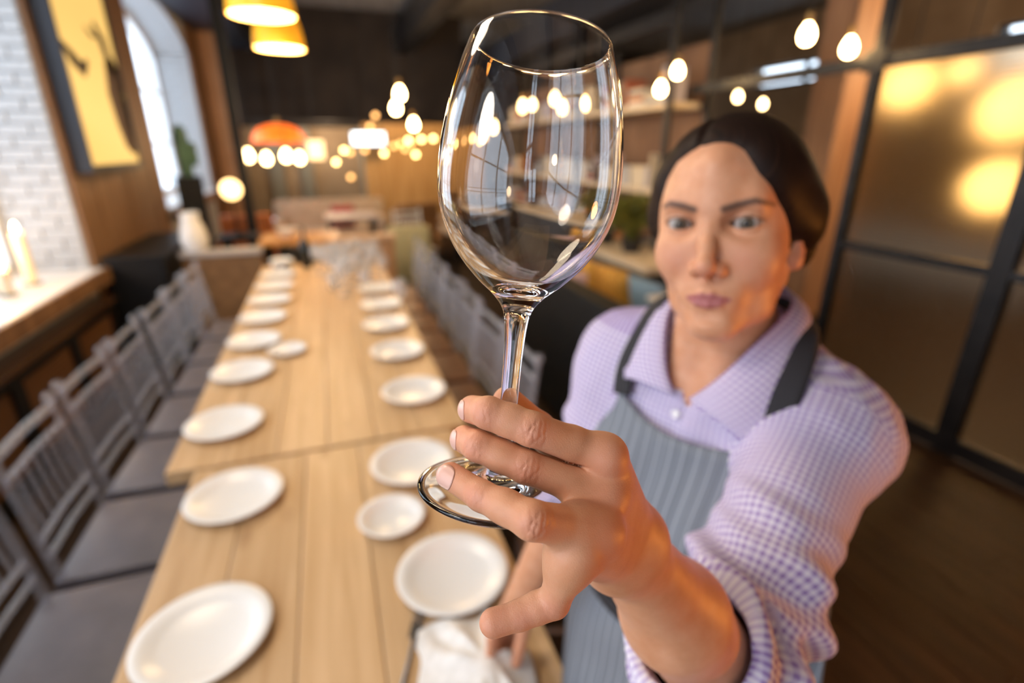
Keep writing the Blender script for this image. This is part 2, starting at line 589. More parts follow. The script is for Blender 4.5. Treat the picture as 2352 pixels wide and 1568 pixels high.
def make_chair(label, seat_mat, group):
    """faces +X; back at x = 0, seat to x = .40, height .90"""
    c = empty('spindle_chair', label=label, cat='chair', group=group)
    W = .17
    s = MB().box((.205, 0, .452), (.40, .385, .036), bevel=.014)
    s.build('seat', seat_mat, c)
    for sy in (-1, 1):
        y = sy * W
        bpost = MB().tube([(.045, y, 0), (.02, y, .45), (-.006, y, .70), (-.03, y, .875)], [.013, .015, .014, .012], 8).build('back_post', M_resin, c)
        MB().ball((-.032, y, .888), .019, 2).build('finial', M_resin, bpost)
        MB().tube([(.375, y, 0), (.375, y, .22), (.37, y, .436)], [.011, .014, .016], 8).build('leg', M_resin, c)
        MB().tube([(.05, y, .20), (.37, y, .20)], .009, 6).build('side_stretcher', M_resin, c)
    for z, x in ((.865, -.028), (.80, -.018), (.60, .005), (.545, .011)):
        MB().tube([(x, -W, z), (x - .008, 0, z), (x, W, z)], .010 if z < .86 else .013, 6).build('back_rail', M_resin, c)
    for k in range(6):
        y = -W + (k + 1) * 2 * W / 7
        MB().tube([(.005, y, .60), (-.010, y, .70), (-.020, y, .80)], [.007, .008, .007], 6).build('spindle', M_resin, c)
    for x in (.045, .375):
        MB().tube([(x, -W, .26), (x, W, .26)], .009, 6).build('cross_stretcher', M_resin, c)
    return c


ORD = ['nearest', 'second', 'third', 'fourth', 'fifth', 'sixth', 'seventh', 'eighth', 'ninth', 'tenth', 'eleventh']
GL, GR = 'clear spindle chairs along the window side', 'clear spindle chairs along the woman\'s side'
cl = make_chair('', M_seat, GL)
for i, y in enumerate([.84, 1.27, 1.69, 2.12, 2.54, 2.97, 3.39, 3.82]):
    o = cl if i == 0 else copy_tree(cl)
    o.location = (-.855 + rng.uniform(-.008, .008), y, 0); o.rotation_euler = (0, 0, R(rng.uniform(-2, 2)))
    o['label'] = '%s clear chair with a grey seat in the row along the window side' % ORD[i]
cr_ = make_chair('', M_seat2, GR)
for i, y in enumerate([1.83, 2.25, 2.67, 3.09, 3.51, 3.93, 4.35]):
    o = cr_ if i == 0 else copy_tree(cr_)
    o.location = (.645 + rng.uniform(-.008, .008), y, 0); o.rotation_euler = (0, 0, math.pi + R(rng.uniform(-2, 2)))
    o['label'] = '%s clear chair with a brown seat tucked in on the woman\'s side' % ORD[i]
o = copy_tree(cr_); o.location = (.86, 1.20, 0); o.rotation_euler = (0, 0, math.pi - R(14)); o['group'] = 'pulled-out chair'
o['label'] = 'clear spindle chair pulled out from the table, right behind the woman\'s shoulder'

# ------------------------------------------------------------------ black high-backed bench and what stands behind it
M_bench = noisy(mat('black_leather', (.006, .006, .006), rough=.6, spec=.25), (.004, .004, .004), (.008, .008, .008), nscale=20, bump=.1)
M_must = noisy(mat('mustard_fabric', (.62, .30, .04), rough=.8), (.52, .24, .03), (.70, .36, .06), nscale=30)
M_pink = mat('pink_fabric', (.62, .45, .45), rough=.85)
M_blue = mat('blue_fabric', (.20, .30, .38), rough=.85)
M_grey = mat('grey_fabric', (.07, .07, .075), rough=.85)
M_white = mat('white_ceramic', (.86, .85, .83), rough=.27)
M_paper = mat('white_paper', (.75, .74, .72), rough=.8)
b = empty('bench_sofa', (1.27, 2.35, 0), label='black high-backed bench sofa whose back faces the chair row', cat='sofa')
MB().box((0, 0, .47), (.13, 2.5, .86), bevel=.03).build('backrest', M_bench, b)
MB().box((.30, 0, .36), (.46, 2.5, .16), bevel=.04).build('seat', M_bench, b)
MB().box((.30, 0, .16), (.42, 2.4, .24), bevel=.01).build('plinth', M_blackpaint, b, sm=False)


def cushion(x, y, z, w, m, label, tilt=0.0, rz=0.0, sc=(1, 1, 1)):
    bm = bmesh.new()
    bmesh.ops.create_cube(bm, size=1)
    bmesh.ops.subdivide_edges(bm, edges=bm.edges, cuts=5, use_grid_fill=True)
    for v in bm.verts:
        a, c = v.co.y * 2, v.co.z * 2
        pf = math.sqrt(max(0, (1 - a ** 4) * (1 - c ** 4)))
        v.co.x *= .34 * (.12 + .88 * pf)
        v.co.y *= 1 - .10 * (1 - a * a) * c * c; v.co.z *= 1 - .10 * (1 - c * c) * a * a
    bmesh.ops.scale(bm, vec=(w, w, w), verts=bm.verts)
    me = bpy.data.meshes.new('cushion'); bm.to_mesh(me); bm.free(); smooth(me)
    o = link('cushion', me, m); o.location = (x, y, z); o.rotation_euler = (0, tilt, rz); o.scale = sc
    return tag(o, label, 'cushion')


b2 = empty('low_counter', (2.66, 5.3, 0), label='pale wooden counter shelf in front of the bookshelf', cat='counter')
M_oak = noisy(mat('light_oak', (.7, .58, .42), rough=.5), (.62, .50, .34), (.76, .65, .48), scale=(10, 1, 10), nscale=3)
MB().span((-.26, -1.7, .64), (.26, 1.7, .70), bevel=.004).build('top', M_oak, b2, sm=False)
MB().span((-.20, -1.6, 0), (.22, 1.6, .64)).build('body', M_grey, b2, sm=False)
s = empty('lounge_sofa', (2.13, 3.65, 0), label='dark grey sofa with mustard cushions between the black bench and the counter', cat='sofa')
MB().box((0, 0, .25), (.44, 1.5, .34), bevel=.05).build('seat', M_grey, s)
MB().box((.18, 0, .48), (.12, 1.5, .34), bevel=.05).build('backrest', M_grey, s)
MB().box((0, 0, .04), (.4, 1.4, .08)).build('plinth', M_blackpaint, s, sm=False)
cushion(2.0, 3.40, .60, .36, M_must, 'mustard yellow cushion on the dark grey sofa, the nearer of two', -.25, .2)
cushion(2.0, 3.80, .60, .34, M_must, 'mustard orange cushion on the dark grey sofa, the farther of two', -.25, -.15)
cushion(1.60, 3.40, .62, .32, M_pink, 'pale pink cushion at the far end of the black bench', .1, .5)
cushion(2.02, 2.98, .60, .36, M_blue, 'dusty blue cushion at the near end of the dark grey sofa', -.25, .1)
t = empty('side_table', (2.14, 2.45, 0), label='small white-topped table beyond the black bench', cat='table')
MB().box((0, 0, .735), (.62, .55, .03), bevel=.006).build('table_top', mat('white_table_top', (.72, .66, .58), rough=.4), t, sm=False)
MB().tube([(0, 0, .02), (0, 0, .72)], .03, 12).lathe([(0, 0), (.2, 0), (.2, .012), (.03, .03), (0, .03)], 24).build('pedestal', M_blackpaint, t)


# ------------------------------------------------------------------ bookshelf on black steel posts
sh = empty('bookshelf', (XR, 6.0, 0), label='long open bookshelf of thick wooden boards on black steel posts', cat='bookshelf')
SY0, SY1 = 4.36, 9.2
LEV = [.62, 1.24, 2.00]
for z in LEV:
    MB().span((-.17, SY0 - 6, z - .055), (.17, SY1 - 6, z), bevel=.004).build('shelf_board', M_oak, sh, sm=False)
for y in (4.33, 6.0, 7.6, 9.2):
    for x in (-.195, .215):
        MB().span((x - .02, y - 6 - .03, 0), (x + .02, y - 6 + .03, 2.9), bevel=.002).build('post', M_steel, sh, sm=False)
for z in (2.66,):
    MB().span((-.22, 4.36 - 6, z - .06), (-.17, 9.17 - 6, z + .06)).build('top_rail', M_steel, sh, sm=False)
M_back = noisy(mat('dark_shelf_back', (.2, .11, .06), rough=.7), (.15, .08, .045), (.25, .14, .08), nscale=2)
MB().span((.235, SY0 - 6, .0), (.25, SY1 - 6, 2.5)).build('back_panel', M_back, sh, sm=False)
BOOKCOL = [('white', (.72, .71, .69)), ('cream', (.66, .58, .44)), ('light grey', (.50, .50, .51)), ('rust red', (.42, .13, .07)), ('slate blue', (.22, .27, .34)), ('orange', (.60, .26, .08)), ('dark brown', (.10, .055, .035)), ('lilac grey', (.46, .44, .52))]
BM = {n: mat(n.replace(' ', '_') + '_book_cover', c, rough=.6) for n, c in BOOKCOL}
PG = mat('book_pages', (.70, .66, .56), rough=.9)
bid = 0
for lv, z in enumerate(LEV):
    y = SY0 + .06
    while y < SY1 - .2:
        n, _ = BOOKCOL[rng.randrange(len(BOOKCOL))]
        run = rng.random()
        if run < .30:       # an upright book
            th, hh, dp = rng.uniform(.028, .06), rng.uniform(.20, .32), rng.uniform(.17, .24)
            o = empty('book', (XR - .17 + .01, y + th / 2, z + .001))
            MB().span((0, -th / 2, 0), (.004, th / 2, hh)).span((0, -th / 2, 0), (dp, -th / 2 + .004, hh)).span((0, th / 2 - .004, 0), (dp, th / 2, hh)).build('cover', BM[n], o, sm=False)
            MB().span((.005, -th / 2 + .005, .005), (dp - .006, th / 2 - .005, hh - .005)).build('pages', PG, o, sm=False)
            tag(o, 'upright %s book on the %s shelf' % (n, ('lowest', 'middle', 'top')[lv]), 'book', 'upright %s books on the %s shelf' % (n, ('lowest', 'middle', 'top')[lv]))
            y += th + .004
        elif run < .62:     # a flat pile
            w = rng.uniform(.24, .34); zz = z + .001
            for k in range(rng.randrange(2, 5)):
                n = BOOKCOL[rng.randrange(len(BOOKCOL))][0]
                th = rng.uniform(.03, .055)
                o = empty('book', (XR - .15, y + w / 2, zz))
                MB().span((0, -w / 2, 0), (.22, w / 2, .004)).span((0, -w / 2, th - .004), (.22, w / 2, th)).span((.0, -w / 2, .004), (.004, w / 2, th - .004)).build('cover', BM[n], o, sm=False)
                MB().span((.006, -w / 2 + .006, .0045), (.214, w / 2 - .004, th - .0045)).build('pages', PG, o, sm=False)
                tag(o, '%s book lying flat in a pile on the %s shelf' % (n, ('lowest', 'middle', 'top')[lv]), 'book', 'flat %s books on the %s shelf' % (n, ('lowest', 'middle', 'top')[lv]))
                zz += th + .0008
            y += w + .03
        elif run < .86:     # a storage box
            w, hh = rng.uniform(.28, .42), rng.uniform(.18, .34)
            n = ('white', 'light grey', 'cream', 'lilac grey')[rng.randrange(4)]
            o = empty('storage_box', (XR - .13, y + w / 2, z + .001))
            MB().span((0, -w / 2, 0), (.26, w / 2, hh - .05), bevel=.004).build('body', BM[n], o, sm=False)
            MB().span((-.006, -w / 2 - .006, hh - .05), (.266, w / 2 + .006, hh), bevel=.004).build('lid', BM[n], o, sm=False)
            tag(o, '%s storage box with a lid on the %s shelf' % (n, ('lowest', 'middle', 'top')[lv]), 'box', '%s storage boxes on the %s shelf' % (n, ('lowest', 'middle', 'top')[lv]))
            y += w + .05
        else:
            y += rng.uniform(.1, .3)


# bushy plant between the shelf levels, beside the woman's head
M_leaf = noisy(mat('olive_leaf', (.16, .17, .03), rough=.5), (.10, .11, .02), (.26, .24, .04), nscale=8)
M_pot = mat('dark_pot', (.02, .02, .02), rough=.5)


def leafy(name, base, n, spread, leaf, pot_h, pot_r, label, mleaf, seed, up=.5):
    r = random.Random(seed)
    o = empty(name, base, label=label, cat='plant')
    MB().lathe([(0, 0), (pot_r * .75, 0), (pot_r, pot_h), (pot_r * .9, pot_h), (pot_r * .85, pot_h * .85), (0, pot_h * .85)], 20).build('pot', M_pot, o)
    st = MB()
    V, F = [], []
    for k in range(n):
        a = r.uniform(0, 2 * math.pi); el = r.uniform(-.25, 1.3)
        d = Vector((math.cos(a) * math.cos(el), math.sin(a) * math.cos(el), math.sin(el)))
        p = Vector((0, 0, pot_h + spread * up)) + d * spread * r.uniform(.35, 1)
        if k % 8 == 0: st.tube([(0, 0, pot_h * .8), (Vector((0, 0, pot_h)) + p) / 2, p], .004, 5)
        t = (d + Vector((r.uniform(-.6, .6), r.uniform(-.6, .6), r.uniform(-.6, .3)))).normalized()
        s = t.cross(Vector((r.uniform(-1, 1), r.uniform(-1, 1), 1))).normalized()
        nn = s.cross(t)
        L = leaf * r.uniform(.7, 1.2)
        i = len(V)
        V += [p, p + t * L * .4 + s * L * .28 + nn * L * .06, p + t * L, p + t * L * .4 - s * L * .28 + nn * L * .06]
        F += [(i, i + 1, i + 2), (i, i + 2, i + 3)]
    st.build('stem', M_leaf, o)
    me = bpy.data.meshes.new('leaves'); me.from_pydata([tuple(v) for v in V], [], F); me.update()
    lv = link('leaves', me, mleaf, o); lv['kind'] = 'stuff'
    return o


leafy('potted_bush', (2.64, 4.25, .7005), 900, .21, .06, .12, .10, 'olive green bushy plant in a dark pot on the pale counter', M_leaf, 5, up=.85)
leafy('potted_bush', (2.64, 4.75, .7005), 700, .20, .06, .12, .10, 'smaller green bushy plant behind the first one on the pale counter', M_leaf, 9, up=.85)


# ------------------------------------------------------------------ along the window wall
# light box with a picture
lb = empty('light_box', (XL, 0, 0), label='tall yellow glowing light box with a dark picture in a navy frame', cat='lamp')
M_lb = mat('light_box_face', (.25, .18, .08), rough=.5, emit=(1.0, .62, .17), estr=.55)
LY0, LY1, LZ0, LZ1 = 4.56, 5.64, 1.50, 2.95
f = MB()
f.span((.02, LY0 - .035, LZ0 - .05), (.14, LY0, LZ1 + .05)); f.span((.02, LY1, LZ0 - .05), (.14, LY1 + .035, LZ1 + .05))
f.span((.02, LY0, LZ0 - .05), (.14, LY1, LZ0)); f.span((.02, LY0, LZ1), (.14, LY1, LZ1 + .05))
f.build('frame', M_navy, lb, sm=False)
MB().span((.02, LY0, LZ0), (.125, LY1, LZ1)).build('glowing_face', M_lb, lb, sm=False)
M_print = mat('dark_print', (.02, .009, .003), rough=.6)


def brush(pts, w, x=.1262):
    """a flat brush stroke on the light box face, given as (y, z) points"""
    mb = MB()
    P = [Vector((0, a, b)) for a, b in pts]
    L_, R_ = [], []
    for i, p in enumerate(P):
        t = (P[min(i + 1, len(P) - 1)] - P[max(i - 1, 0)]).normalized()
        n = Vector((0, -t.z, t.y)); ww = w * (1 if 0 < i < len(P) - 1 else .35)
        L_.append((p.y + n.y * ww, p.z + n.z * ww)); R_.append((p.y - n.y * ww, p.z - n.z * ww))
    for i in range(len(P) - 1):
        mb.prism([L_[i], L_[i + 1], R_[i + 1], R_[i]], x - .0012, x + .0012, axis='x')
    return mb


brush([(4.575, 2.27), (4.72, 2.19), (4.88, 2.13), (4.99, 2.20)], .05).build('brush_stroke', M_print, lb, sm=False)
brush([(5.30, 2.50), (5.42, 2.38), (5.46, 2.24), (5.60, 2.16)], .07).build('brush_stroke', M_print, lb, sm=False)
brush([(5.10, 2.44), (5.20, 2.40), (5.30, 2.40)], .02).build('brush_stroke', M_print, lb, sm=False)
brush([(5.60, 2.26), (5.50, 2.16), (5.44, 2.0), (5.48, 1.85), (5.56, 1.70), (5.62, 1.58)], .165).build('brush_stroke', mat('brown_print', (.06, .02, .004), rough=.6), lb, sm=False)
brush([(5.55, 2.14), (5.58, 1.98), (5.59, 1.80), (5.61, 1.66)], .05).build('brush_stroke', M_print, lb, sm=False)

# radiator covers below the first sill
M_mesh = mat('brown_mesh', (.15, .065, .025), rough=.6, metal=.2)
rc = empty('radiator_cover', (XL + .05, 2.95, 0), label='dark radiator cover with ribbed brown grilles under the window sill', cat='radiator cover')
MB().span((-.05, -1.35, .60), (.10, 1.36, .635), bevel=.004).build('top', mat('dark_varnish', (.06, .028, .012), rough=.25, coat=.5), rc, sm=False)
for i in range(4):
    y0, y1 = -1.33 + i * .67, -1.33 + (i + 1) * .67
    fr = MB(); fr.span((.03, y0, .05), (.07, y0 + .05, .60)); fr.span((.03, y1 - .05, .05), (.07, y1, .60)); fr.span((.03, y0 + .05, .54), (.07, y1 - .05, .60)); fr.span((.03, y0 + .05, .05), (.07, y1 - .05, .11))
    fr.build('panel_frame', M_blackpaint, rc, sm=False)
    for k in range(17):
        z = .125 + k * .025
        MB().span((.038, y0 + .05, z), (.054, y1 - .05, z + .014)).build('slat', M_mesh, rc, sm=False)

# black sideboard against the panelled pier
sb = empty('sideboard', (-1.38, 4.98, 0), label='black sideboard standing against the brown panelled pier', cat='cabinet')
MB().span((-.19, -.50, .06), (.17, .75, .84)).build('body', M_blackpaint, sb, sm=False)
MB().span((-.20, -.52, .84), (.20, .77, .87), bevel=.004).build('top', M_blackpaint, sb, sm=False)
for y0 in (-.49, .14):
    d = MB().span((.17, y0, .08), (.19, y0 + .60, .82), bevel=.003).build('door', M_blackpaint, sb, sm=False)
    MB().tube([(.20, y0 + .54, .42), (.20, y0 + .54, .54)], .006, 8).build('handle', M_steel, d)
for sx in (-.15, .13):
    for sy in (-.45, .70): MB().span((sx - .02, sy - .02, 0), (sx + .02, sy + .02, .06)).build('foot', M_blackpaint, sb, sm=False)

# candles and small things on the first sill
def candle(x, y, z, r, h, label, flame=True):
    o = empty('candle', (x, y, z), label=label, cat='candle', group='lit candles on the first window sill')
    MB().lathe([(0, 0), (r * 1.5, 0), (r * 1.5, .006), (r * 1.1, .010), (0, .010)], 18).build('saucer', M_blackpaint, o)
    MB().lathe([(0, .0102), (r, .0102), (r, .0102 + h), (r * .8, .0102 + h - .002), (0, .0102 + h - .006)], 18).build('wax', mat('candle_wax', (.85, .74, .55), rough=.5, sss=.2), o)
    MB().tube([(0, 0, h), (.001, 0, h + .018)], .0012, 5).build('wick', M_blackpaint, o)
    if flame:
        MB().lathe([(0, h + .012), (.010, h + .022), (.013, h + .034), (.009, h + .052), (.003, h + .068), (0, h + .075)], 12).build('flame', M_flame, o)
        l = bpy.data.lights.new('candle_glow', 'POINT'); l.energy = 2.0; l.color = (1.0, .56, .22); l.shadow_soft_size = .03
        q = bpy.data.objects.new('candle_glow', l); COL.objects.link(q); q.location = (x + .0, y, z + h + .06)
    return o


M_flame = mat('flame', (1, .7, .3), emit=(1.0, .62, .25), estr=60)
ZS = .8125
candle(-1.80, 4.00, ZS, .032, .31, 'tall lit candle at the far end of the first window sill')
candle(-1.87, 3.82, ZS, .032, .24, 'middle lit candle on the first window sill, lower than the tall one')
candle(-1.80, 3.72, ZS, .030, .14, 'shortest lit candle on the first window sill')
o = MB().lathe([(0, 0), (.05, 0), (.055, .01), (.055, .16), (.050, .16), (.050, .012), (0, .012)], 24).build('lantern_glass', M_steel)
o.location = (-1.82, 3.40, ZS); tag(o, 'dark cylindrical vase at the edge of the picture on the first sill', 'vase')

# tall black planter with a cactus, white jug on the sideboard
M_cactus = noisy(mat('cactus_green', (.05, .13, .09), rough=.6), (.04, .10, .07), (.08, .17, .12), nscale=10)
pl = empty('planter', (-1.22, 5.93, 0), rz=.2, label='tall square black planter with a blue-green cactus before the second window', cat='planter')
MB().span((-.11, -.11, 0), (.11, .11, 1.36), bevel=.006).build('box', M_blackpaint, pl, sm=False)


def cactus_part(c, r, h):
    mb = MB()
    prof = [(0, 0), (r * .8, 0), (r, h * .25), (r, h * .75), (r * .75, h * .94), (0, h)]
    rings = []
    n = 24
    for rr, z in refine_lin(prof, 3):
        if rr < 1e-5: rings.append([mb.bm.verts.new((c[0], c[1], c[2] + z))])
        else: rings.append([mb.bm.verts.new((c[0] + rr * (1 + .10 * math.cos(12 * math.pi * 2 * k / n / 2)) * math.cos(2 * math.pi * k / n), c[1] + rr * (1 + .10 * math.cos(12 * math.pi * 2 * k / n / 2)) * math.sin(2 * math.pi * k / n), c[2] + z)) for k in range(n)])
    for a, b in zip(rings[:-1], rings[1:]):
        for k in range(n):
            k2 = (k + 1) % n
            if len(a) == 1: mb.bm.faces.new((a[0], b[k2], b[k]))
            elif len(b) == 1: mb.bm.faces.new((a[k], a[k2], b[0]))
            else: mb.bm.faces.new((a[k], a[k2], b[k2], b[k]))
    return mb


def refine_lin(p, k):
    r = []
    for (a, b), (c, d) in zip(p[:-1], p[1:]):
        for j in range(k): r.append((a + (c - a) * j / k, b + (d - b) * j / k))
    return r + [p[-1]]


cactus_part((0, 0, 1.36), .055, .46).build('cactus_stem', M_cactus, pl)
cactus_part((.075, .02, 1.45), .035, .22).build('cactus_arm', M_cactus, pl)
jg = empty('water_jug', (-1.03, 4.78, .8405), label='white jug standing on the rail of the booth bench', cat='jug')
MB().lathe([(0, 0), (.075, 0), (.095, .05), (.10, .11), (.082, .19), (.062, .25), (.070, .30), (.066, .30), (.056, .25), (.076, .19), (.094, .11), (.088, .05), (0, .01)], 28).build('body', M_white, jg)
MB().tube([(0, -.065, .265), (0, -.12, .25), (0, -.135, .18), (0, -.095, .10)], .010, 8).build('handle', M_white, jg)


# ------------------------------------------------------------------ plates
def plate_mesh(r, name):
    p = [(0, .003), (r * .55, .003), (r * .60, .0), (r * .66, .0), (r * .70, .006), (r * .84, .0135), (r * .985, .0190), (r, .0205), (r * .985, .0222), (r * .84, .0172), (r * .70, .0108), (r * .64, .0075), (0, .0070)]
    return MB().lathe(p, 56).mesh(name)


me_plate = plate_mesh(.119, 'dinner_plate'); me_plate.materials.append(M_white)
me_side = plate_mesh(.082, 'side_plate'); me_side.materials.append(M_white)
LEFT = [(-.309, .875), (-.315, 1.318), (-.402, 1.752), (-.402, 2.205), (-.396, 2.585), (-.392, 2.965), (-.385, 3.325), (-.385, 3.68), (-.384, 4.02)]
RIGHT = [(.166, .872), (.150, 1.322), (.230, 1.796), (.226, 2.236), (.220, 2.64), (.234, 3.015), (.245, 3.40)]
ORDP = ['nearest', 'second', 'third', 'fourth', 'fifth', 'sixth', 'seventh', 'eighth', 'ninth']
for i, (x, y) in enumerate(LEFT):
    o = link('dinner_plate', me_plate); o.location = (x, y, TZ); o.rotation_euler = (0, 0, rng.uniform(0, 6))
    tag(o, '%s white dinner plate in the row along the window side of the table' % ORDP[i], 'plate', 'dinner plates on the window side')
for i, (x, y) in enumerate(RIGHT):
    o = link('dinner_plate', me_plate); o.location = (x, y, TZ); o.rotation_euler = (0, 0, rng.uniform(0, 6))
    tag(o, ['nearest white dinner plate on the woman\'s side, beside the cloth', 'second white dinner plate on the woman\'s side, half hidden by the lifted glass foot'][i] if i < 2 else '%s white dinner plate on the woman\'s side of the table' % ORDP[i], 'plate', 'dinner plates on the woman\'s side')
for (x, y), l in (((.064, 1.099), 'small white side plate between the two nearest dinner plates on the woman\'s side'), ((-.243, 2.408), 'small white side plate inside the window-side row, alone towards the middle')):
    o = link('side_plate', me_side); o.location = (x, y, TZ); tag(o, l, 'plate')

# ------------------------------------------------------------------ glasses crowded at the far end
M_tglass = pane_material('table_glass', (.992, .994, 1.0), .20)
_nt = M_tglass.node_tree
_df = _nt.nodes.new('ShaderNodeBsdfDiffuse'); _df.inputs['Color'].default_value = (.9, .91, .94, 1)  # white mixed into the glass in place of refracted light and window highlights
_tl = _nt.nodes.new('ShaderNodeBsdfTranslucent'); _tl.inputs['Color'].default_value = (.9, .91, .94, 1)
_ad = _nt.nodes.new('ShaderNodeMixShader'); _nt.links.new(_df.outputs[0], _ad.inputs[1]); _nt.links.new(_tl.outputs[0], _ad.inputs[2])
_mx = _nt.nodes.new('ShaderNodeMixShader'); _mx.inputs['Fac'].default_value = .13
_nt.links.new(_nt.nodes['Mix Shader'].outputs[0], _mx.inputs[1]); _nt.links.new(_ad.outputs[0], _mx.inputs[2])
_nt.links.new(_mx.outputs[0], _nt.nodes['Material Output'].inputs['Surface'])
M_tglass.node_tree.nodes['Glossy BSDF'].inputs['Roughness'].default_value = .28


def small_profile(h, rb, rf):
    hb = h * .47
    o = [(0, 0), (rf * .9, 0), (rf, .002), (rf * .5, .004), (.006, .008), (.004, .02), (.0038, hb * .8), (.006, hb), (rb * .6, hb + .012), (rb * .93, hb + .03), (rb, hb + .05), (rb * .96, h * .85), (rb * .80, h)]
    i = [(rb * .80 - .0016, h), (rb * .96 - .0018, h * .85), (rb - .002, hb + .05), (rb * .93 - .002, hb + .032), (rb * .58, hb + .015), (0, hb + .006)]
    return o + i


gm = [MB().lathe(small_profile(.20, .038, .036), 20).mesh('stemmed_glass'), MB().lathe(small_profile(.175, .034, .032), 20).mesh('stemmed_glass'), MB().lathe([(0, 0), (.030, 0), (.036, .10), (.0345, .10), (.029, .008), (0, .008)], 20).mesh('tumbler')]
for m_ in gm: m_.materials.append(M_tglass)
gx = 0
spots = []
for j in range(12):
    for i in range(6):
        x = -.16 + i * .095 + (.045 if j % 2 else 0)
        y = 2.82 + j * .135 + rng.uniform(-.015, .015)
        if any((x - a) ** 2 + (y - b) ** 2 < .17 ** 2 for a, b in RIGHT + LEFT): continue
        lim = .0 - .02 * max(0, y - 3.4) * 10 if y > 3.3 else .11
        if x < lim or x > .325: continue
        if y < 3.2 and rng.random() < .35: continue
        spots.append((x, y))
for x, y in spots:
    k = 0 if rng.random() < .55 else (1 if rng.random() < .8 else 2)
    o = link('stemmed_glass' if k < 2 else 'tumbler', gm[k]); o.location = (x + rng.uniform(-.006, .006), y, TZ); o.rotation_euler = (0, 0, rng.uniform(0, 6))
    if k < 2: tag(o, '%s empty stemmed glass in the crowd at the far end of the table' % ('tall', 'short')[k], 'glass', '%s stemmed glasses at the far end' % ('tall', 'short')[k])
    else: tag(o, 'plain tumbler among the stemmed glasses at the far end of the table', 'glass', 'tumblers at the far end')
bt = empty('bottle', (-.20, 4.28, TZ), label='dark bottle at the far end of the table beside the glasses', cat='bottle')
MB().lathe([(0, 0), (.036, 0), (.038, .01), (.038, .17), (.030, .20), (.014, .23), (.013, .29), (.0155, .29), (.0155, .305), (0, .305)], 24).build('body', mat('dark_bottle_glass', (.01, .012, .008), rough=.1, spec=.7), bt)
for k in range(4):
    o = link('side_plate', me_side); o.location = (-.375, 4.29, TZ + k * .0165)
    tag(o, ('bottom', 'second', 'third', 'topmost')[k] + ' white side plate of the small stack at the far table corner', 'plate', 'stacked side plates at the far corner')

# ------------------------------------------------------------------ fork by the nearest plate
fk = empty('fork', (.055, .728, TZ + .0005), rz=R(-20), label='steel fork lying half under the white cloth by the nearest plate', cat='cutlery')
M_cut = mat('cutlery_steel', (.55, .55, .56), rough=.2, metal=1.0)
MB().tube([(-.002, -.10, .004), (0, -.03, .003), (0, .02, .003)], [.005, .0035, .003], 8).build('handle', M_cut, fk)
h = MB(); h.box((0, .035, .004), (.022, .03, .002), bevel=.0008)
for k in range(4): h.box((-.0084 + k * .0056, .068, .005), (.0028, .042, .002))
h.build('tines', M_cut, fk, sm=False)


# ------------------------------------------------------------------ lamps
def emitter(name, col, s):
    return mat(name, (.9, .8, .6), rough=.4, emit=col, estr=s)


M_bulb = emitter('bulb_warm', (1.0, .62, .25), 30)
M_bulb_dim = emitter('bulb_amber', (1.0, .50, .14), 6)
M_bulb_far = emitter('bulb_far', (1.0, .66, .28), 14)
M_cord = mat('black_cord', (.012, .012, .012), rough=.6)
M_brass = mat('brass_socket', (.25, .15, .05), rough=.35, metal=.9)
me_bulb = MB().lathe([(0, -.062), (.020, -.058), (.034, -.044), (.040, -.024), (.039, -.004), (.030, .020), (.018, .038), (.014, .046), (0, .046)], 20).mesh('bulb')


def pendant(p, m, label, r=1.0, group='bare bulbs on cords'):
    o = empty('pendant_bulb', p, label=label, cat='lamp', group=group)
    q = link('bulb', me_bulb.copy(), m, o); q.scale = (r, r, r)
    MB().lathe([(0, .046 * r), (.017, .046 * r), (.018, .05 * r), (.018, .05 * r + .05), (.008, .05 * r + .06), (0, .05 * r + .06)], 14).build('socket', M_brass, o)
    MB().tube([(0, 0, .05 * r + .058), (0, 0, ZC - p[2])], .0035, 6).build('cord', M_cord, o)
    return o


W = [((2.73, 2.70, 2.238), M_bulb, 'bare glowing bulb, the higher of the pair above the woman\'s head and partition'),
     ((3.06, 2.69, 2.187), M_bulb, 'bare glowing bulb nearest the partition rail, the lower of that pair'),
     ((2.785, 4.0, 2.202), M_bulb, 'bare glowing bulb just left of the bookshelf post, upper one'),
     ((2.72, 4.12, 2.08), M_bulb, 'bare glowing bulb left of the bookshelf post, hanging lower'),
     ((4.69, 5.5, 2.182), M_bulb_far, 'dimmer bulb in the room behind, right above the woman\'s hair'),
     ((5.53, 6.0, 2.156), M_bulb_far, 'dimmer bulb in the room behind, next to the wooden column'),
     ((.70, 5.0, 2.061), M_bulb, 'bare bulb over the far table, top one of the group of three'),
     ((.698, 5.3, 1.967), M_bulb, 'bare bulb over the far table, middle one of the group of three'),
     ((.90, 5.6, 1.841), M_bulb, 'bare bulb over the far table, lowest of the group of three'),
     ((1.811, 5.0, 1.991), M_bulb, 'bare bulb seen through the bowl of the lifted glass, first from the left'),
     ((2.304, 6.0, 2.081), M_bulb_far, 'faint bulb seen through the bowl of the lifted glass beside the first'),
     ((2.0, 4.6, 2.031), M_bulb, 'bare bulb seen through the bowl of the lifted glass, the highest in its middle'),
     ((2.222, 4.9, 1.982), M_bulb, 'bare bulb seen through the bowl of the lifted glass, just below the highest'),
     ((2.262, 4.4, 1.988), M_bulb, 'bare bulb seen through the bowl of the lifted glass near its far rim'),
     ((1.671, 5.6, 1.838), M_bulb_far, 'bare bulb seen low through the bowl of the lifted glass')]
for p, m, l in W: pendant(p, m, l)

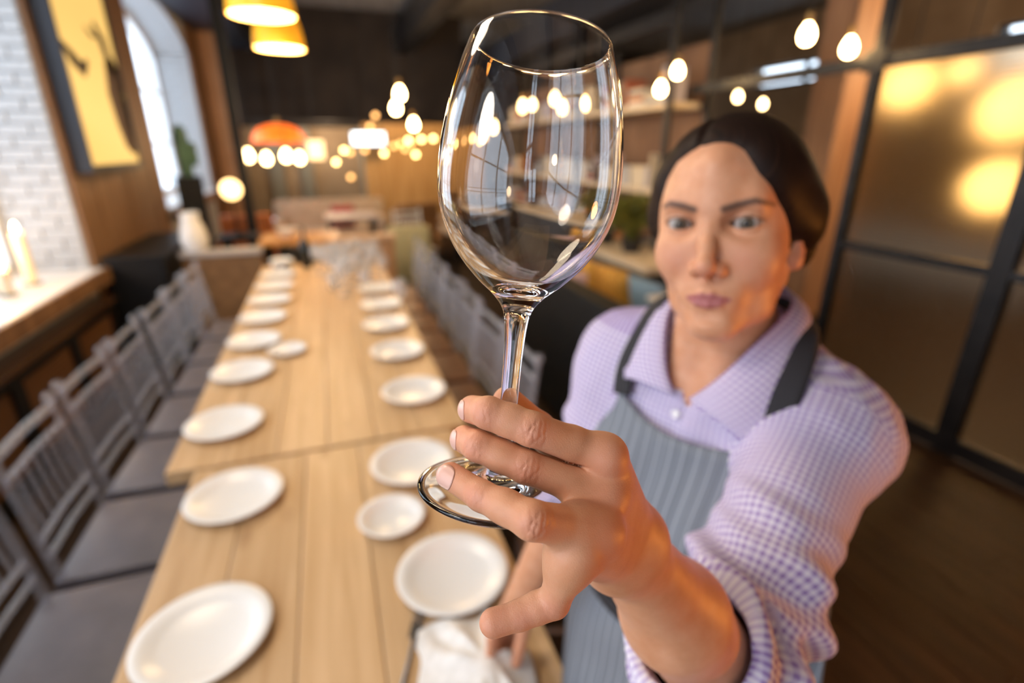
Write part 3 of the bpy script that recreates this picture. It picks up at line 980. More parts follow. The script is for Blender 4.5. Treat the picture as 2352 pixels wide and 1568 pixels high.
# string of small globe bulbs across the back of the room
M_fairy = emitter('fairy_bulb', (1.0, .62, .20), 9)
M_fairy2 = emitter('fairy_bulb_dim', (1.0, .45, .12), 3.0)
me_f = MB().ball((0, 0, 0), .026, 2).mesh('globe_bulb'); me_f.materials.append(M_fairy)
me_f2 = MB().ball((0, 0, 0), .026, 2).mesh('globe_bulb'); me_f2.materials.append(M_fairy2)
ST = [(.151, 1.463, 0), (.249, 1.587, 0), (.317, 1.564, 1), (.475, 1.586, 1), (.685, 1.553, 0), (.805, 1.633, 1), (.881, 1.656, 1), (.973, 1.694, 0), (1.048, 1.538, 0), (1.125, 1.704, 0), (1.263, 1.714, 0), (1.604, 1.754, 0), (1.736, 1.716, 0), (1.818, 1.746, 1), (.623, 1.951, 1), (.556, 1.838, 1), (.294, 1.30, 1), (1.45, 1.735, 1), (1.0, 1.66, 1), (.93, 1.60, 1)]
fs = empty('string_lights', (0, 6.5, 0), label='string of small warm globe lights hanging across the back of the room', cat='lights')
for x, z, d in ST:
    q = link('globe_bulb', me_f2 if d else me_f, None, fs); q.location = (x, 0, z)
    MB().tube([(x, 0, z + .024), (x, .002, z + .06)], .008, 6).build('bulb_socket', M_cord, fs)
srt = sorted(ST)
MB().tube([(x, .004, z + .062) for x, z, d in srt], .003, 5).build('cable', M_cord, fs)
for x in (.556, 1.125, 1.818):
    zz = min(srt, key=lambda s_: abs(s_[0] - x))[1]
    MB().tube([(x, .004, zz + .06), (x, .004, ZC)], .003, 5).build('hanger', M_cord, fs)

# yellow dome pendants over the table
M_yel = mat('yellow_shade', (.95, .45, .02), rough=.35, emit=(1.0, .42, .02), estr=.30)
M_inner = mat('lit_shade_inside', (.95, .75, .35), rough=.6, emit=(1.0, .64, .14), estr=1.8)
M_orange = mat('orange_shade', (.9, .16, .02), rough=.4, emit=(1.0, .15, .01), estr=.9)


def dome(p, R_, h, label, outer, inner, bell=True, e=14):
    o = empty('pendant_lamp', p, label=label, cat='lamp')
    prof = [(R_, 0), (R_ * .985, h * .18), (R_ * .93, h * .42), (R_ * .80, h * .70), (R_ * .52, h * .90), (.035, h), (0, h)] if bell else [(R_, 0), (R_ * .97, h * .3), (R_ * .75, h * .75), (R_ * .3, h), (0, h)]
    MB().lathe(refine(prof, 3), 40).build('shade', outer, o)
    shade = o.children[-1]
    pin = [(r * .97 if r > .04 else r, z - .008 if z > .01 else z + .001) for r, z in prof]
    MB().lathe(refine(pin, 3), 40).build('shade_lining', inner, shade)
    MB().ball((0, 0, h * .38), .045, 2).build('bulb', M_bulb, o)
    if bell: light('dome_light', 'POINT', (p[0], p[1], p[2] + .02), e, (1.0, .78, .48), .06)
    MB().lathe([(0, h), (.03, h), (.03, h + .07), (.012, h + .09), (0, h + .09)], 14).build('cap', M_brass, o)
    MB().tube([(0, 0, h + .085), (0, 0, ZC - p[2])], .005, 6).build('cord', M_cord, o)
    return o


dome((-.245, 4.0, 2.375), .195, .26, 'yellow dome pendant lamp at the top edge of the picture, the nearer one', M_yel, M_inner)
dome((-.198, 4.7, 2.30), .175, .28, 'yellow dome pendant lamp hanging just behind and below the nearer one', M_yel, M_inner)
dome((-.50, 8.0, 1.68), .33, .22, 'glowing orange pendant shade far back above a table', M_orange, M_orange, False)
for (x, z, s), l in zip(((-.857, 1.533, 1.4), (-.654, 1.496, 1.3), (-.42, 1.531, 1.4), (-.263, 1.503, 1.3)), ('first', 'second', 'third', 'fourth')):
    pendant((x, 7.6, z), M_bulb_far, '%s from the window of the four bulbs under the orange shade' % l, s, 'bulbs around the orange shade')
w = empty('wall_lamp', (-.06, 8.6, 1.58), label='soft square glowing lamp beyond the orange shade', cat='lamp')
MB().box((0, 0, 0), (.22, .22, .26), bevel=.02).build('lamp_shade', emitter('cream_shade', (1.0, .60, .28), 1.5), w)
MB().tube([(0, 0, .13), (0, 0, ZC - 1.58)], .005, 6).build('cord', M_cord, w)
g = empty('globe_lamp', (-.885, 6.0, .78), label='glowing round globe lamp on a dark stand beside the black post', cat='lamp')
MB().ball((0, 0, .446), .095, 3).build('globe', emitter('globe_glass', (1.0, .62, .24), 3.2), g)
MB().lathe([(0, 0), (.07, 0), (.07, .012), (.014, .03), (.012, .35), (.03, .36), (0, .36)], 20).build('stand', M_blackpaint, g)

# big lamps in the room behind the ribbed glass
for (x, y, z, s), l in zip(((4.5, 3.36, 2.09, .18), (4.45, 2.92, 2.14, .09), (4.6, 2.62, 1.86, .20), (4.2, 2.36, 1.37, .17)),
                           ('large globe lamp behind the ribbed glass, nearest the column', 'small globe lamp behind the ribbed glass between two large ones', 'large globe lamp behind the ribbed glass, farthest from the column', 'low globe lamp behind the ribbed glass, just above the middle rail')):
    o = empty('globe_pendant', (x, y, z), label=l, cat='lamp')
    MB().ball((0, 0, 0), s, 3).build('globe', emitter('amber_globe', (1.0, .60, .22), 1.9), o)
    MB().lathe([(0, s * .97), (.03, s * .97), (.03, s + .06), (0, s + .06)], 14).build('cap', M_brass, o)
    MB().tube([(0, 0, s + .05), (0, 0, ZC - z)], .005, 6).build('cord', M_cord, o)


# ------------------------------------------------------------------ far end of the room
M_brownseat = noisy(mat('brown_upholstery', (.22, .115, .045), rough=.7), (.18, .09, .035), (.26, .14, .06), nscale=12)
M_railgrey = mat('grey_rail', (.42, .38, .35), rough=.5)
M_leather = noisy(mat('orange_leather', (.40, .12, .03), rough=.5), (.32, .09, .02), (.46, .15, .04), nscale=10)
M_beige = noisy(mat('beige_fabric', (.42, .34, .25), rough=.9), (.36, .29, .21), (.48, .39, .29), nscale=10)
M_amber = noisy(mat('amber_table_wood', (.62, .29, .08), rough=.4), (.52, .22, .05), (.70, .35, .11), scale=(12, 1, 12), nscale=3)
M_olive = mat('olive_fabric', (.40, .37, .22), rough=.9)
M_tanwood = noisy(mat('tan_wood', (.42, .23, .11), rough=.55), (.36, .19, .08), (.48, .27, .14), scale=(10, 10, 1), nscale=3)

bo = empty('booth_bench', (-.86, 4.78, 0), label='brown booth bench with a pale top rail beyond the window-side chairs', cat='bench')
MB().span((-.28, -.06, 0), (.30, .06, .80), bevel=.01).build('backrest', M_brownseat, bo, sm=False)
MB().span((-.29, -.08, .80), (.31, .08, .84), bevel=.008).build('top_rail', M_railgrey, bo, sm=False)
MB().span((-.28, .06, .28), (.30, .50, .46), bevel=.03).build('seat', M_brownseat, bo)
MB().span((-.26, .08, 0), (.28, .46, .28)).build('plinth', M_blackpaint, bo, sm=False)
bo = empty('booth_bench', (.34, 5.05, 0), label='tan wooden booth bench straight beyond the crowd of glasses', cat='bench')
MB().span((-.28, -.05, 0), (.22, .05, .82), bevel=.01).build('backrest', M_tanwood, bo, sm=False)
MB().span((-.29, -.07, .82), (.23, .07, .86), bevel=.008).build('top_rail', mat('pale_tan_wood', (.55, .36, .22), rough=.5), bo, sm=False)
MB().span((-.28, .05, .28), (.22, .50, .46), bevel=.03).build('seat', M_brownseat, bo)
MB().span((-.26, .07, 0), (.20, .46, .28)).build('plinth', M_blackpaint, bo, sm=False)


def round_or_square_table(name, x, y, w, l, h, m, label):
    t = empty(name, (x, y, 0), label=label, cat='table')
    MB().box((0, 0, h - .02), (w, l, .04), bevel=.006).build('table_top', m, t, sm=False)
    for sx in (-1, 1):
        for sy in (-1, 1): MB().box((sx * (w / 2 - .06), sy * (l / 2 - .06), (h - .04) / 2), (.05, .05, h - .04)).build('leg', M_blackpaint, t, sm=False)
    return t


def sofa(x, y, w, d, m, label, rz=0.0, name='armchair', cat='armchair'):
    s = empty(name, (x, y, 0), rz=rz, label=label, cat=cat)
    MB().box((0, 0, .30), (w - .2, d, .24), bevel=.05).build('seat', m, s)
    MB().box((0, d / 2 - .07, .52), (w, .16, .62), bevel=.06).build('backrest', m, s)
    for sx in (-1, 1): MB().box((sx * (w / 2 - .07), -.04, .38), (.14, d - .10, .38), bevel=.05).build('arm', m, s)
    for sx in (-1, 1):
        for sy in (-1, 1): MB().box((sx * (w / 2 - .1), sy * (d / 2 - .1), .09), (.05, .05, .18)).build('foot', M_blackpaint, s, sm=False)
    return s


round_or_square_table('cafe_table', -.30, 5.85, .75, .62, .76, M_amber, 'amber wooden table beyond the end of the long table')
o = MB().lathe([(0, 0), (.05, 0), (.09, .06), (.10, .09), (.096, .09), (.085, .06), (.045, .006), (0, .006)], 24).build('bowl', M_white); o.location = (-.42, 5.80, .7605); tag(o, 'white bowl standing on the amber table', 'bowl')
sofa(-.98, 7.2, .62, .62, M_leather, 'orange brown leather armchair near the black post at the back')
sofa(.05, 9.0, 1.7, .8, M_beige, 'long beige sofa at the back of the room', name='sofa', cat='sofa')
cushion(.22, 8.72, .60, .34, mat('red_fabric', (.30, .05, .05), rough=.8), 'dark red cushion on the long beige sofa', .0, R(90))
round_or_square_table('cafe_table', .30, 7.9, .7, .7, .72, M_railgrey, 'low grey table before the long beige sofa')
sofa(1.45, 7.9, .75, .75, M_brownseat, 'brown armchair at the back towards the bookshelf', R(30))
sofa(.80, 5.95, .46, .46, M_olive, 'small olive armchair beyond the farthest chairs on the woman\'s side', R(180))
round_or_square_table('cafe_table', 1.52, 5.85, .62, .62, .77, M_beige, 'beige table beyond the farthest chairs on the woman\'s side')
M_whitechair = mat('white_lacquer', (.68, .70, .72), rough=.4)
o = copy_tree(cr_); o.location = (.92, 6.62, 0); o.rotation_euler = (0, 0, R(-75)); o['group'] = 'white chair'
o['label'] = 'white spindle chair standing alone beyond the farthest clear chairs'
for q in list(o.children) + [g_ for q_ in o.children for g_ in q_.children]:
    q.data = q.data.copy(); q.data.materials.clear(); q.data.materials.append(M_whitechair)
sofa(2.1, 8.7, .75, .75, M_beige, 'beige armchair beyond the farthest chairs on the woman\'s side', R(200))
MB()
p = MB().span((-.86, 6.45, 0), (-.76, 6.55, ZC)).build('black_post', M_blackpaint, sm=False); tag(p, 'thin black post rising to the ceiling beside the globe lamp', 'post')
c = empty('timber_post', (-1.45, 10.2, 0), label='tan timber post against the panelled wall far back', cat='post')
MB().span((-.12, -.2, 0), (.12, .2, ZC)).build('shaft', M_tanwood, c, sm=False)
# stand for the globe lamp
round_or_square_table('side_table', -.885, 6.0, .36, .36, .78, M_blackpaint, 'small black side table under the globe lamp')

# pale curtains and timber panels on the back wall
M_curtain = mat('pale_curtain', (.62, .60, .52), rough=.9)
for i, (x, w) in enumerate(((-1.0, .30), (-.35, .28), (1.05, .34), (2.2, .3))):
    mb = MB(); n = 28
    A = [(x + w * (k / n - .5), 13.90 + .035 * math.sin(k * 1.5)) for k in range(n + 1)]
    for k in range(n):
        mb.prism([A[k], A[k + 1], (A[k + 1][0], A[k + 1][1] + .008), (A[k][0], A[k][1] + .008)], .03, 2.04)
    o = mb.build('curtain', M_curtain); bmesh
    tag(o, 'pale hanging curtain at the back wall, %s from the window side' % ORDP[i].replace('nearest', 'first'), 'curtain', 'curtains on the back wall')
M_ochre = noisy(mat('ochre_panel', (.50, .29, .10), rough=.6), (.42, .23, .07), (.56, .34, .13), scale=(8, 8, .8), nscale=2)
pn = empty('timber_screen', (1.7, 9.9, 0), label='ochre timber screen behind the string of lights', cat='screen')
for k in range(12):
    MB().span((-1.0 + k * .17, -.02, 0), (-1.0 + k * .17 + .165, .02, 2.0), bevel=.004).build('board', M_ochre, pn, sm=False)

# lit cool sign panel far back
sg = empty('display_screen', (.77, 9.5, 1.75), label='cool white glowing panel hanging at the back above the string lights', cat='lamp')
MB().box((0, .02, 0), (.56, .05, .23), bevel=.01).build('housing', M_blackpaint, sg, sm=False)
MB().box((0, -.012, 0), (.52, .012, .19)).build('glowing_front', emitter('cool_glow', (.72, .90, 1.0), 2.6), sg, sm=False)
for x in (-.2, .2): MB().tube([(x, .02, .115), (x, .02, ZC - 1.75)], .004, 6).build('hanger', M_cord, sg)

# things in the room behind the partition
sofa(5.2, 6.1, .8, .8, M_beige, 'pale armchair in the room behind the partition', R(20))
dk = round_or_square_table('cafe_table', 5.2, 4.9, .9, .7, .9, M_tanwood, 'tall wooden table in the room behind the partition')
me_t = MB().lathe([(0, 0), (.030, 0), (.036, .14), (.0345, .14), (.029, .008), (0, .008)], 20).mesh('tumbler'); me_t.materials.append(M_tglass)
for k in range(5):
    o = link('tumbler', me_t); o.location = (4.95 + k * .11, 4.75 + .05 * (k % 2), .9005)
    tag(o, 'clear tumbler on the tall wooden table behind the partition', 'glass', 'tumblers on the tall table')


# ------------------------------------------------------------------ implicit surfaces for bodies and cloth
V3 = lambda *a: np.array(a, dtype=np.float64)


def unit(v):
    v = np.asarray(v, dtype=np.float64)
    return v / (np.linalg.norm(v) + 1e-12)


def smin(a, b, k):
    h = np.maximum(k - np.abs(a - b), 0.0) / k
    return np.minimum(a, b) - h * h * k * 0.25


def smax(a, b, k):
    return -smin(-a, -b, k)


def cap(P, a, b, ra, rb):
    a = np.asarray(a); b = np.asarray(b)
    ab = b - a
    t = np.clip(((P - a) @ ab) / (ab @ ab), 0, 1)
    d = P - a - t[:, None] * ab
    return np.sqrt(np.einsum('ij,ij->i', d, d)) - (ra + (rb - ra) * t)


def ell(P, c, r, M=None):
    q = P - np.asarray(c)
    if M is not None: q = q @ M          # columns of M are the local axes
    r = np.asarray(r, dtype=np.float64)
    k0 = np.sqrt((((q / r)) ** 2).sum(1)) + 1e-9
    k1 = np.sqrt((((q / (r * r))) ** 2).sum(1)) + 1e-9
    return k0 * (k0 - 1.0) / k1


def chain(P, pts, rads, k=0.004):
    d = None
    for i in range(len(pts) - 1):
        di = cap(P, pts[i], pts[i + 1], rads[i], rads[i + 1])
        d = di if d is None else smin(d, di, k)
    return d


def surface_nets(f, lo, hi, h, blk=8):
    """polygonise f = 0 inside a box, working only in blocks that the surface can touch"""
    lo = np.asarray(lo, float); hi = np.asarray(hi, float)
    n = np.ceil((hi - lo) / h / blk).astype(int) * blk + 1
    nb = (n - 1) // blk
    gi = np.stack(np.meshgrid(*[np.arange(k) for k in nb], indexing='ij'), -1).reshape(-1, 3)
    cen = lo + (gi * blk + blk / 2) * h
    dc = f(cen)
    rad = blk * h * 0.5 * math.sqrt(3) * 1.25 + h
    D = np.empty(n, dtype=np.float32)
    # coarse fill
    big = np.repeat(np.repeat(np.repeat(dc.reshape(nb), blk, 0), blk, 1), blk, 2)
    D[:-1, :-1, :-1] = big
    D[-1] = D[-2]; D[:, -1] = D[:, -2]; D[:, :, -1] = D[:, :, -2]
    act = gi[np.abs(dc) < rad]
    off = np.stack(np.meshgrid(*[np.arange(blk + 1)] * 3, indexing='ij'), -1).reshape(-1, 3)
    step = 600
    for s in range(0, len(act), step):
        idx = (act[s:s + step, None, :] * blk + off[None]).reshape(-1, 3)
        D[idx[:, 0], idx[:, 1], idx[:, 2]] = f(lo + idx * h)
    S = D < 0
    nz = [k - 1 for k in n]
    cnt = np.zeros(nz, dtype=np.uint8)
    for a in (0, 1):
        for b in (0, 1):
            for c in (0, 1):
                cnt += S[a:nz[0] + a, b:nz[1] + b, c:nz[2] + c]
    cells = np.argwhere((cnt > 0) & (cnt < 8))
    vid = np.full(nz, -1, dtype=np.int64)
    vid[cells[:, 0], cells[:, 1], cells[:, 2]] = np.arange(len(cells))
    acc = np.zeros((len(cells), 3)); w = np.zeros(len(cells))
    cor = [(a, b, c) for a in (0, 1) for b in (0, 1) for c in (0, 1)]
    val = {q: D[cells[:, 0] + q[0], cells[:, 1] + q[1], cells[:, 2] + q[2]].astype(float) for q in cor}
    for q in cor:
        for ax in range(3):
            if q[ax] == 0:
                r = list(q); r[ax] = 1; r = tuple(r)
                va, vb = val[q], val[r]
                m = (va < 0) != (vb < 0)
                t = np.where(m, va / np.where(m, va - vb, 1), 0)
                p = np.array(q, float)[None] + t[:, None] * (np.array(r) - np.array(q))[None]
                acc += p * m[:, None]; w += m
    V = lo + (cells + acc / w[:, None]) * h
    quads = []
    for ax in range(3):
        sl0 = [slice(None)] * 3; sl1 = [slice(None)] * 3
        sl0[ax] = slice(0, n[ax] - 1); sl1[ax] = slice(1, n[ax])
        A, B = S[tuple(sl0)], S[tuple(sl1)]
        e = np.argwhere(A != B)
        u, v = (ax + 1) % 3, (ax + 2) % 3
        ok = (e[:, u] > 0) & (e[:, v] > 0) & (e[:, u] < n[u] - 1) & (e[:, v] < n[v] - 1)
        e = e[ok]
        ins = A[e[:, 0], e[:, 1], e[:, 2]]
        def ix(du, dv):
            c = e.copy(); c[:, u] -= du; c[:, v] -= dv
            return vid[c[:, 0], c[:, 1], c[:, 2]]
        q = np.stack([ix(1, 1), ix(0, 1), ix(0, 0), ix(1, 0)], 1)
        q[~ins] = q[~ins][:, ::-1]
        quads.append(q)
    Q = np.concatenate(quads)
    Q = Q[(Q >= 0).all(1)]
    return V, Q


def grad(f, V, e=2e-4):
    g = np.zeros_like(V)
    for i in range(3):
        d = np.zeros(3); d[i] = e
        g[:, i] = f(V + d) - f(V - d)
    return g / (np.linalg.norm(g, axis=1, keepdims=True) + 1e-12)


def project(f, V, it=2, e=2e-4, lim=0.002):
    for _ in range(it):
        g = grad(f, V, e)
        V = V - np.clip(f(V), -lim, lim)[:, None] * g
    return V, grad(f, V, e)


def mesh_np(name, V, Q, sm=True):
    me = bpy.data.meshes.new(name)
    V = np.ascontiguousarray(V, dtype=np.float32)
    k = Q.shape[1]
    me.vertices.add(len(V)); me.vertices.foreach_set('co', V.ravel())
    me.loops.add(Q.size); me.loops.foreach_set('vertex_index', Q.ravel().astype(np.int32))
    me.polygons.add(len(Q))
    me.polygons.foreach_set('loop_start', np.arange(0, Q.size, k, dtype=np.int32))
    me.polygons.foreach_set('loop_total', np.full(len(Q), k, dtype=np.int32))
    me.update(calc_edges=True)
    if sm: smooth(me)
    return me


def attr_f(me, name, a):
    at = me.attributes.new(name, 'FLOAT', 'POINT')
    at.data.foreach_set('value', np.asarray(a, dtype=np.float32))


def attr_v(me, name, a):
    at = me.attributes.new(name, 'FLOAT_VECTOR', 'POINT')
    at.data.foreach_set('vector', np.asarray(a, dtype=np.float32).ravel())


def compact(V, Q, *extra):
    u, inv = np.unique(Q, return_inverse=True)
    return (V[u], inv.reshape(Q.shape)) + tuple(x[u] for x in extra)


def grid_quads(nu, nv):
    i = np.arange(nu * nv).reshape(nu, nv)
    return np.stack([i[:-1, :-1], i[1:, :-1], i[1:, 1:], i[:-1, 1:]], -1).reshape(-1, 4)


def sheet(name, G, thick, m, parent, nrm=None, flip=False):
    """a grid of points (nu, nv, 3) as a cloth sheet with thickness"""
    nu, nv = G.shape[:2]
    du = np.gradient(G, axis=0); dv = np.gradient(G, axis=1)
    N = np.cross(du, dv); N /= (np.linalg.norm(N, axis=2, keepdims=True) + 1e-12)
    if flip: N = -N
    A = (G + N * thick / 2).reshape(-1, 3); B = (G - N * thick / 2).reshape(-1, 3)
    V = np.concatenate([A, B])
    q = grid_quads(nu, nv)
    if flip: q = q[:, ::-1]
    i = np.arange(nu * nv).reshape(nu, nv)
    loop = list(i[:, 0]) + list(i[-1, 1:]) + list(i[-2::-1, -1]) + list(i[0, -2:0:-1])
    o = nu * nv
    side = np.array([(loop[k], loop[(k + 1) % len(loop)], loop[(k + 1) % len(loop)] + o, loop[k] + o) for k in range(len(loop))])
    if flip: side = side[:, ::-1]
    Q = np.concatenate([q, q[:, ::-1] + o, side[:, ::-1]])
    me = mesh_np(name, V, Q)
    return link(name, me, m, parent), np.concatenate([np.arange(nu * nv)] * 2)


def basis_z(ax):
    z = unit(ax); x = unit(np.cross(V3(0, 1, .2), z)); y = np.cross(z, x)
    return Matrix(((x[0], y[0], z[0], 0), (x[1], y[1], z[1], 0), (x[2], y[2], z[2], 0), (0, 0, 0, 1)))
J = {
    'glass_base': [0.0669, 0.2114, 1.4571],
    'glass_axis': [0.1537, 0.1740, 0.9727],
    'toward_lens': [-0.3051, -0.8862, 0.3486],
    'right': [0.9455, -0.3256, 0.0000],
    'up': [0.1135, 0.3296, 0.9373],
    'index': [[0.1154, 0.1952, 1.4771], [0.0791, 0.2019, 1.4954], [0.0614, 0.2127, 1.5015], [0.0573, 0.2274, 1.4968]],
    'middle': [[0.1127, 0.1872, 1.4602], [0.0747, 0.1974, 1.4787], [0.0553, 0.2104, 1.4862], [0.0517, 0.2239, 1.4828]],
    'ring': [[0.1018, 0.1723, 1.4529], [0.0663, 0.1667, 1.4735], [0.0502, 0.1879, 1.4747], [0.0402, 0.2058, 1.4757]],
    'little': [[0.0863, 0.1662, 1.4525], [0.0791, 0.1698, 1.4210], [0.0634, 0.1722, 1.4161], [0.0508, 0.1736, 1.4144]],
    'thumb': [[0.1397, 0.2190, 1.4241], [0.1189, 0.2278, 1.4484], [0.0944, 0.2306, 1.4769], [0.0777, 0.2328, 1.4952]],
    'carpal': [[0.1446, 0.2096, 1.4131], [0.1412, 0.2072, 1.4097], [0.1358, 0.2051, 1.4053], [0.1300, 0.2034, 1.4017]],
    'wrist': [0.1464, 0.2129, 1.3943],
    'elbow_l': [0.2671, 0.2472, 1.2056],
    'shoulder_l': [0.4612, 0.3531, 1.3150],
    'shoulder_r': [0.3883, 0.6141, 1.3408],
    'elbow_r': [0.3074, 0.6092, 1.0997],
    'wrist_r': [0.2317, 0.6409, 0.8989],
    'knuckle_r': [0.2079, 0.6454, 0.8465],
    'rh_index': [[0.1954, 0.6508, 0.8493], [0.1822, 0.6397, 0.8241], [0.1784, 0.6337, 0.7967], [0.1804, 0.6307, 0.7766]],
    'rh_middle': [[0.2116, 0.6619, 0.8345], [0.1973, 0.6589, 0.7943], [0.2001, 0.6479, 0.7743], [0.2055, 0.6347, 0.7686]],
    'rh_ring': [[0.2273, 0.6699, 0.8254], [0.2167, 0.6683, 0.7835], [0.2165, 0.6555, 0.7651], [0.2180, 0.6427, 0.7624]],
    'rh_little': [[0.2395, 0.6760, 0.8229], [0.2340, 0.6746, 0.7860], [0.2321, 0.6641, 0.7662], [0.2313, 0.6524, 0.7616]],
    'rh_thumb': [[0.2394, 0.6296, 0.8912], [0.2327, 0.6149, 0.8624], [0.2236, 0.6107, 0.8208], [0.2182, 0.6107, 0.7903]],
    'head_o': [0.3557, 0.4277, 1.5499],
    'head_f': [-0.7792, -0.6142, 0.1250],
    'head_l': [0.6252, -0.7756, 0.0865],
    'head_u': [0.0439, 0.1455, 0.9884],
}
# index [41, 22, 16]
# middle [44, 25, 14]
# ring [41, 27, 21]
# little [33, 17, 13]
# thumb [33, 38, 25]
# arm 0.24671625078777812 0.22657156436886672 0.2543333546649727 0.21696576314818047 0.27214950956331996
# left px (1714, 512, 0.496) (1622, 512, 0.487)


# ------------------------------------------------------------------ the woman
J = {k: np.array(v) for k, v in J.items()}
BL, BF = unit((0.4005, -0.9163, 0)), unit((-0.9163, -0.4005, 0))      # her left, her front
BO = np.array((0.4315, 0.485, 0.0))


def to_body(P):
    q = P - BO
    return np.stack([q @ BL, q @ BF, q[:, 2]], 1)


def from_body(l, f, z):
    return BO + np.multiply.outer(np.asarray(l, float), BL) + np.multiply.outer(np.asarray(f, float), BF) + np.multiply.outer(np.asarray(z, float), V3(0, 0, 1))


HM = np.stack([J['head_l'], J['head_f'], J['head_u']], 1)      # columns: local x, y, z
HO = J['head_o']
SHEAR = .06        # her jaw sits slightly to one side


def to_head(P):
    q = (P - HO) @ HM
    q[:, 0] += SHEAR * np.minimum(q[:, 2], 0)
    return q


def from_head(q):
    q = np.array(q, float)
    q[..., 0] -= SHEAR * np.minimum(q[..., 2], 0)
    return HO + q @ HM.T


# ---- hand
FR = {'index': [.0091, .0082, .0077, .0071], 'middle': [.0091, .0080, .0075, .0069],
      'ring': [.0104, .0081, .0066, .0063], 'little': [.0098, .0072, .0065, .0066]}
PALM = [('carpal', 0, 'index'), ('carpal', 1, 'middle'), ('carpal', 2, 'ring'), ('carpal', 3, 'little')]
LENS = J['toward_lens']


def left_hand(P):
    palm = None
    for i, nme in enumerate(('index', 'middle', 'ring', 'little')):
        d = cap(P, J['carpal'][i], J[nme][0], .0125, .0108 if nme != 'little' else .0095)
        palm = d if palm is None else smin(palm, d, .011)
    # heel of the hand, thumb base
    palm = smin(palm, cap(P, J['carpal'][1] - LENS * .006, J['middle'][0] - LENS * .010, .012, .010), .012)
    palm = smin(palm, cap(P, J['carpal'][3] - LENS * .008, J['little'][0] - LENS * .008, .0125, .0085), .010)
    # tendons and bony knuckles
    for i, nme in ((0, 'index'), (1, 'middle'), (2, 'ring')):
        palm = smin(palm, cap(P, J[nme][0] + LENS * .0075, J['carpal'][i] * .65 + J[nme][0] * .35 + LENS * .0085, .0042, .0028), .006)
    for nme, r in (('index', .0074), ('middle', .0074), ('ring', .0066)):
        c = J[nme][0] + LENS * .0042
        palm = smin(palm, np.linalg.norm(P - c, axis=1) - r, .006)
    palm = smin(palm, cap(P, J['ring'][0] * .7 + J['ring'][1] * .3 - LENS * .004, J['little'][0] * .8 + J['little'][1] * .2, .0095, .0092), .010)
    # forearm
    w, e = J['wrist'], J['elbow_l']
    fa = smin(cap(P, w, w + (e - w) * .45, .0212, .0335), cap(P, w + (e - w) * .45, e, .0335, .040), .02)
    wr = cap(P, J['carpal'][0] + (w - J['carpal'][0]) * .2, J['carpal'][3] + (w - J['carpal'][3]) * .2, .0138, .0145)
    palm = smin(palm, wr, .014)
    palm = smin(palm, fa, .020)
    out = None
    raw = {}
    for nme in ('index', 'middle', 'ring', 'little'):
        p = J[nme]
        r = FR[nme]
        d = chain(P, p, r, .0025)
        # slightly swollen finger joints and softer pads
        # soft pads between the joints
        for a, b, ra in ((0, 1, .45), (1, 2, .5)):
            d = smin(d, np.linalg.norm(P - (p[a] * (1 - ra) + p[b] * ra - LENS * .0014), axis=1) - (r[a] * .5 + r[b] * .5) * .93, .004)
        raw[nme] = d
        d = smin(palm, d, .0075)
        out = d if out is None else smin(out, d, .0006)
    # the narrow gap where the first two fingers lie against each other
    gap = np.abs(raw['index'] - raw['middle']) * .5 - .00055
    gap = np.maximum(gap, np.maximum(raw['index'], raw['middle']) - .004)
    gap = np.maximum(gap, .0145 - np.linalg.norm(P - (J['index'][0] + J['middle'][0]) * .5, axis=1))
    out = smax(out, -gap, .0006)
    th = chain(P, J['thumb'], [.014, .0105, .0088, .0080], .004)
    return smin(out, smin(palm, th, .010), .0012)


def crease_field(V, N):
    """fine folds over the finger joints: inward displacement, and redder skin at joints and tips"""
    disp = np.zeros(len(V)); red = np.zeros(len(V))
    rs = np.random.RandomState(3)
    for nme in ('index', 'middle', 'ring', 'little'):
        p = J[nme]
        for j, amp in ((1, 1.0), (2, .55)):
            if nme == 'little': amp *= .3
            t = unit(p[j + 1] - p[j - 1])
            dor = unit(LENS - t * (LENS @ t))
            side = np.cross(t, dor)
            q = V - p[j]
            s, w = q @ t, q @ side
            near = np.exp(-(s / .012) ** 2 - (np.linalg.norm(q, axis=1) / .018) ** 4)
            m = np.clip(N @ dor * 1.6 - .25, 0, 1)
            rr = FR[nme][j]
            red = np.maximum(red, np.exp(-(s / .009) ** 2) * m * np.exp(-(w / (rr * 1.1)) ** 2) * np.exp(-((q @ dor) / .02) ** 4) * .8)
            offs = (-.0062, -.0040, -.0021, -.0002, .0017, .0034, .0056)
            for k, o in enumerate(offs):
                wav = .0009 * np.sin(w * 420 + k * 1.9 + j) + .0005 * np.sin(w * 950 + k * 3.1)
                bow = (o * 55.0) * w * w * 4.0            # arcs that open away from the joint
                g = np.exp(-((s - o - wav - bow) / .00045) ** 2)
                a = amp * (.00042 if abs(o) < .003 else .00028) * (.7 + .6 * rs.rand())
                fade = np.exp(-((w - .001 * np.sin(k)) / (rr * .72)) ** 4)
                disp += a * g * m * fade * near
        tip = p[3]
        red = np.maximum(red, .75 * np.exp(-(np.linalg.norm(V - tip, axis=1) / .014) ** 2))
    for nme in ('index', 'middle', 'ring'):
        red = np.maximum(red, .7 * np.exp(-(np.linalg.norm(V - (J[nme][0] + LENS * .011), axis=1) / .012) ** 2))
    return disp, red


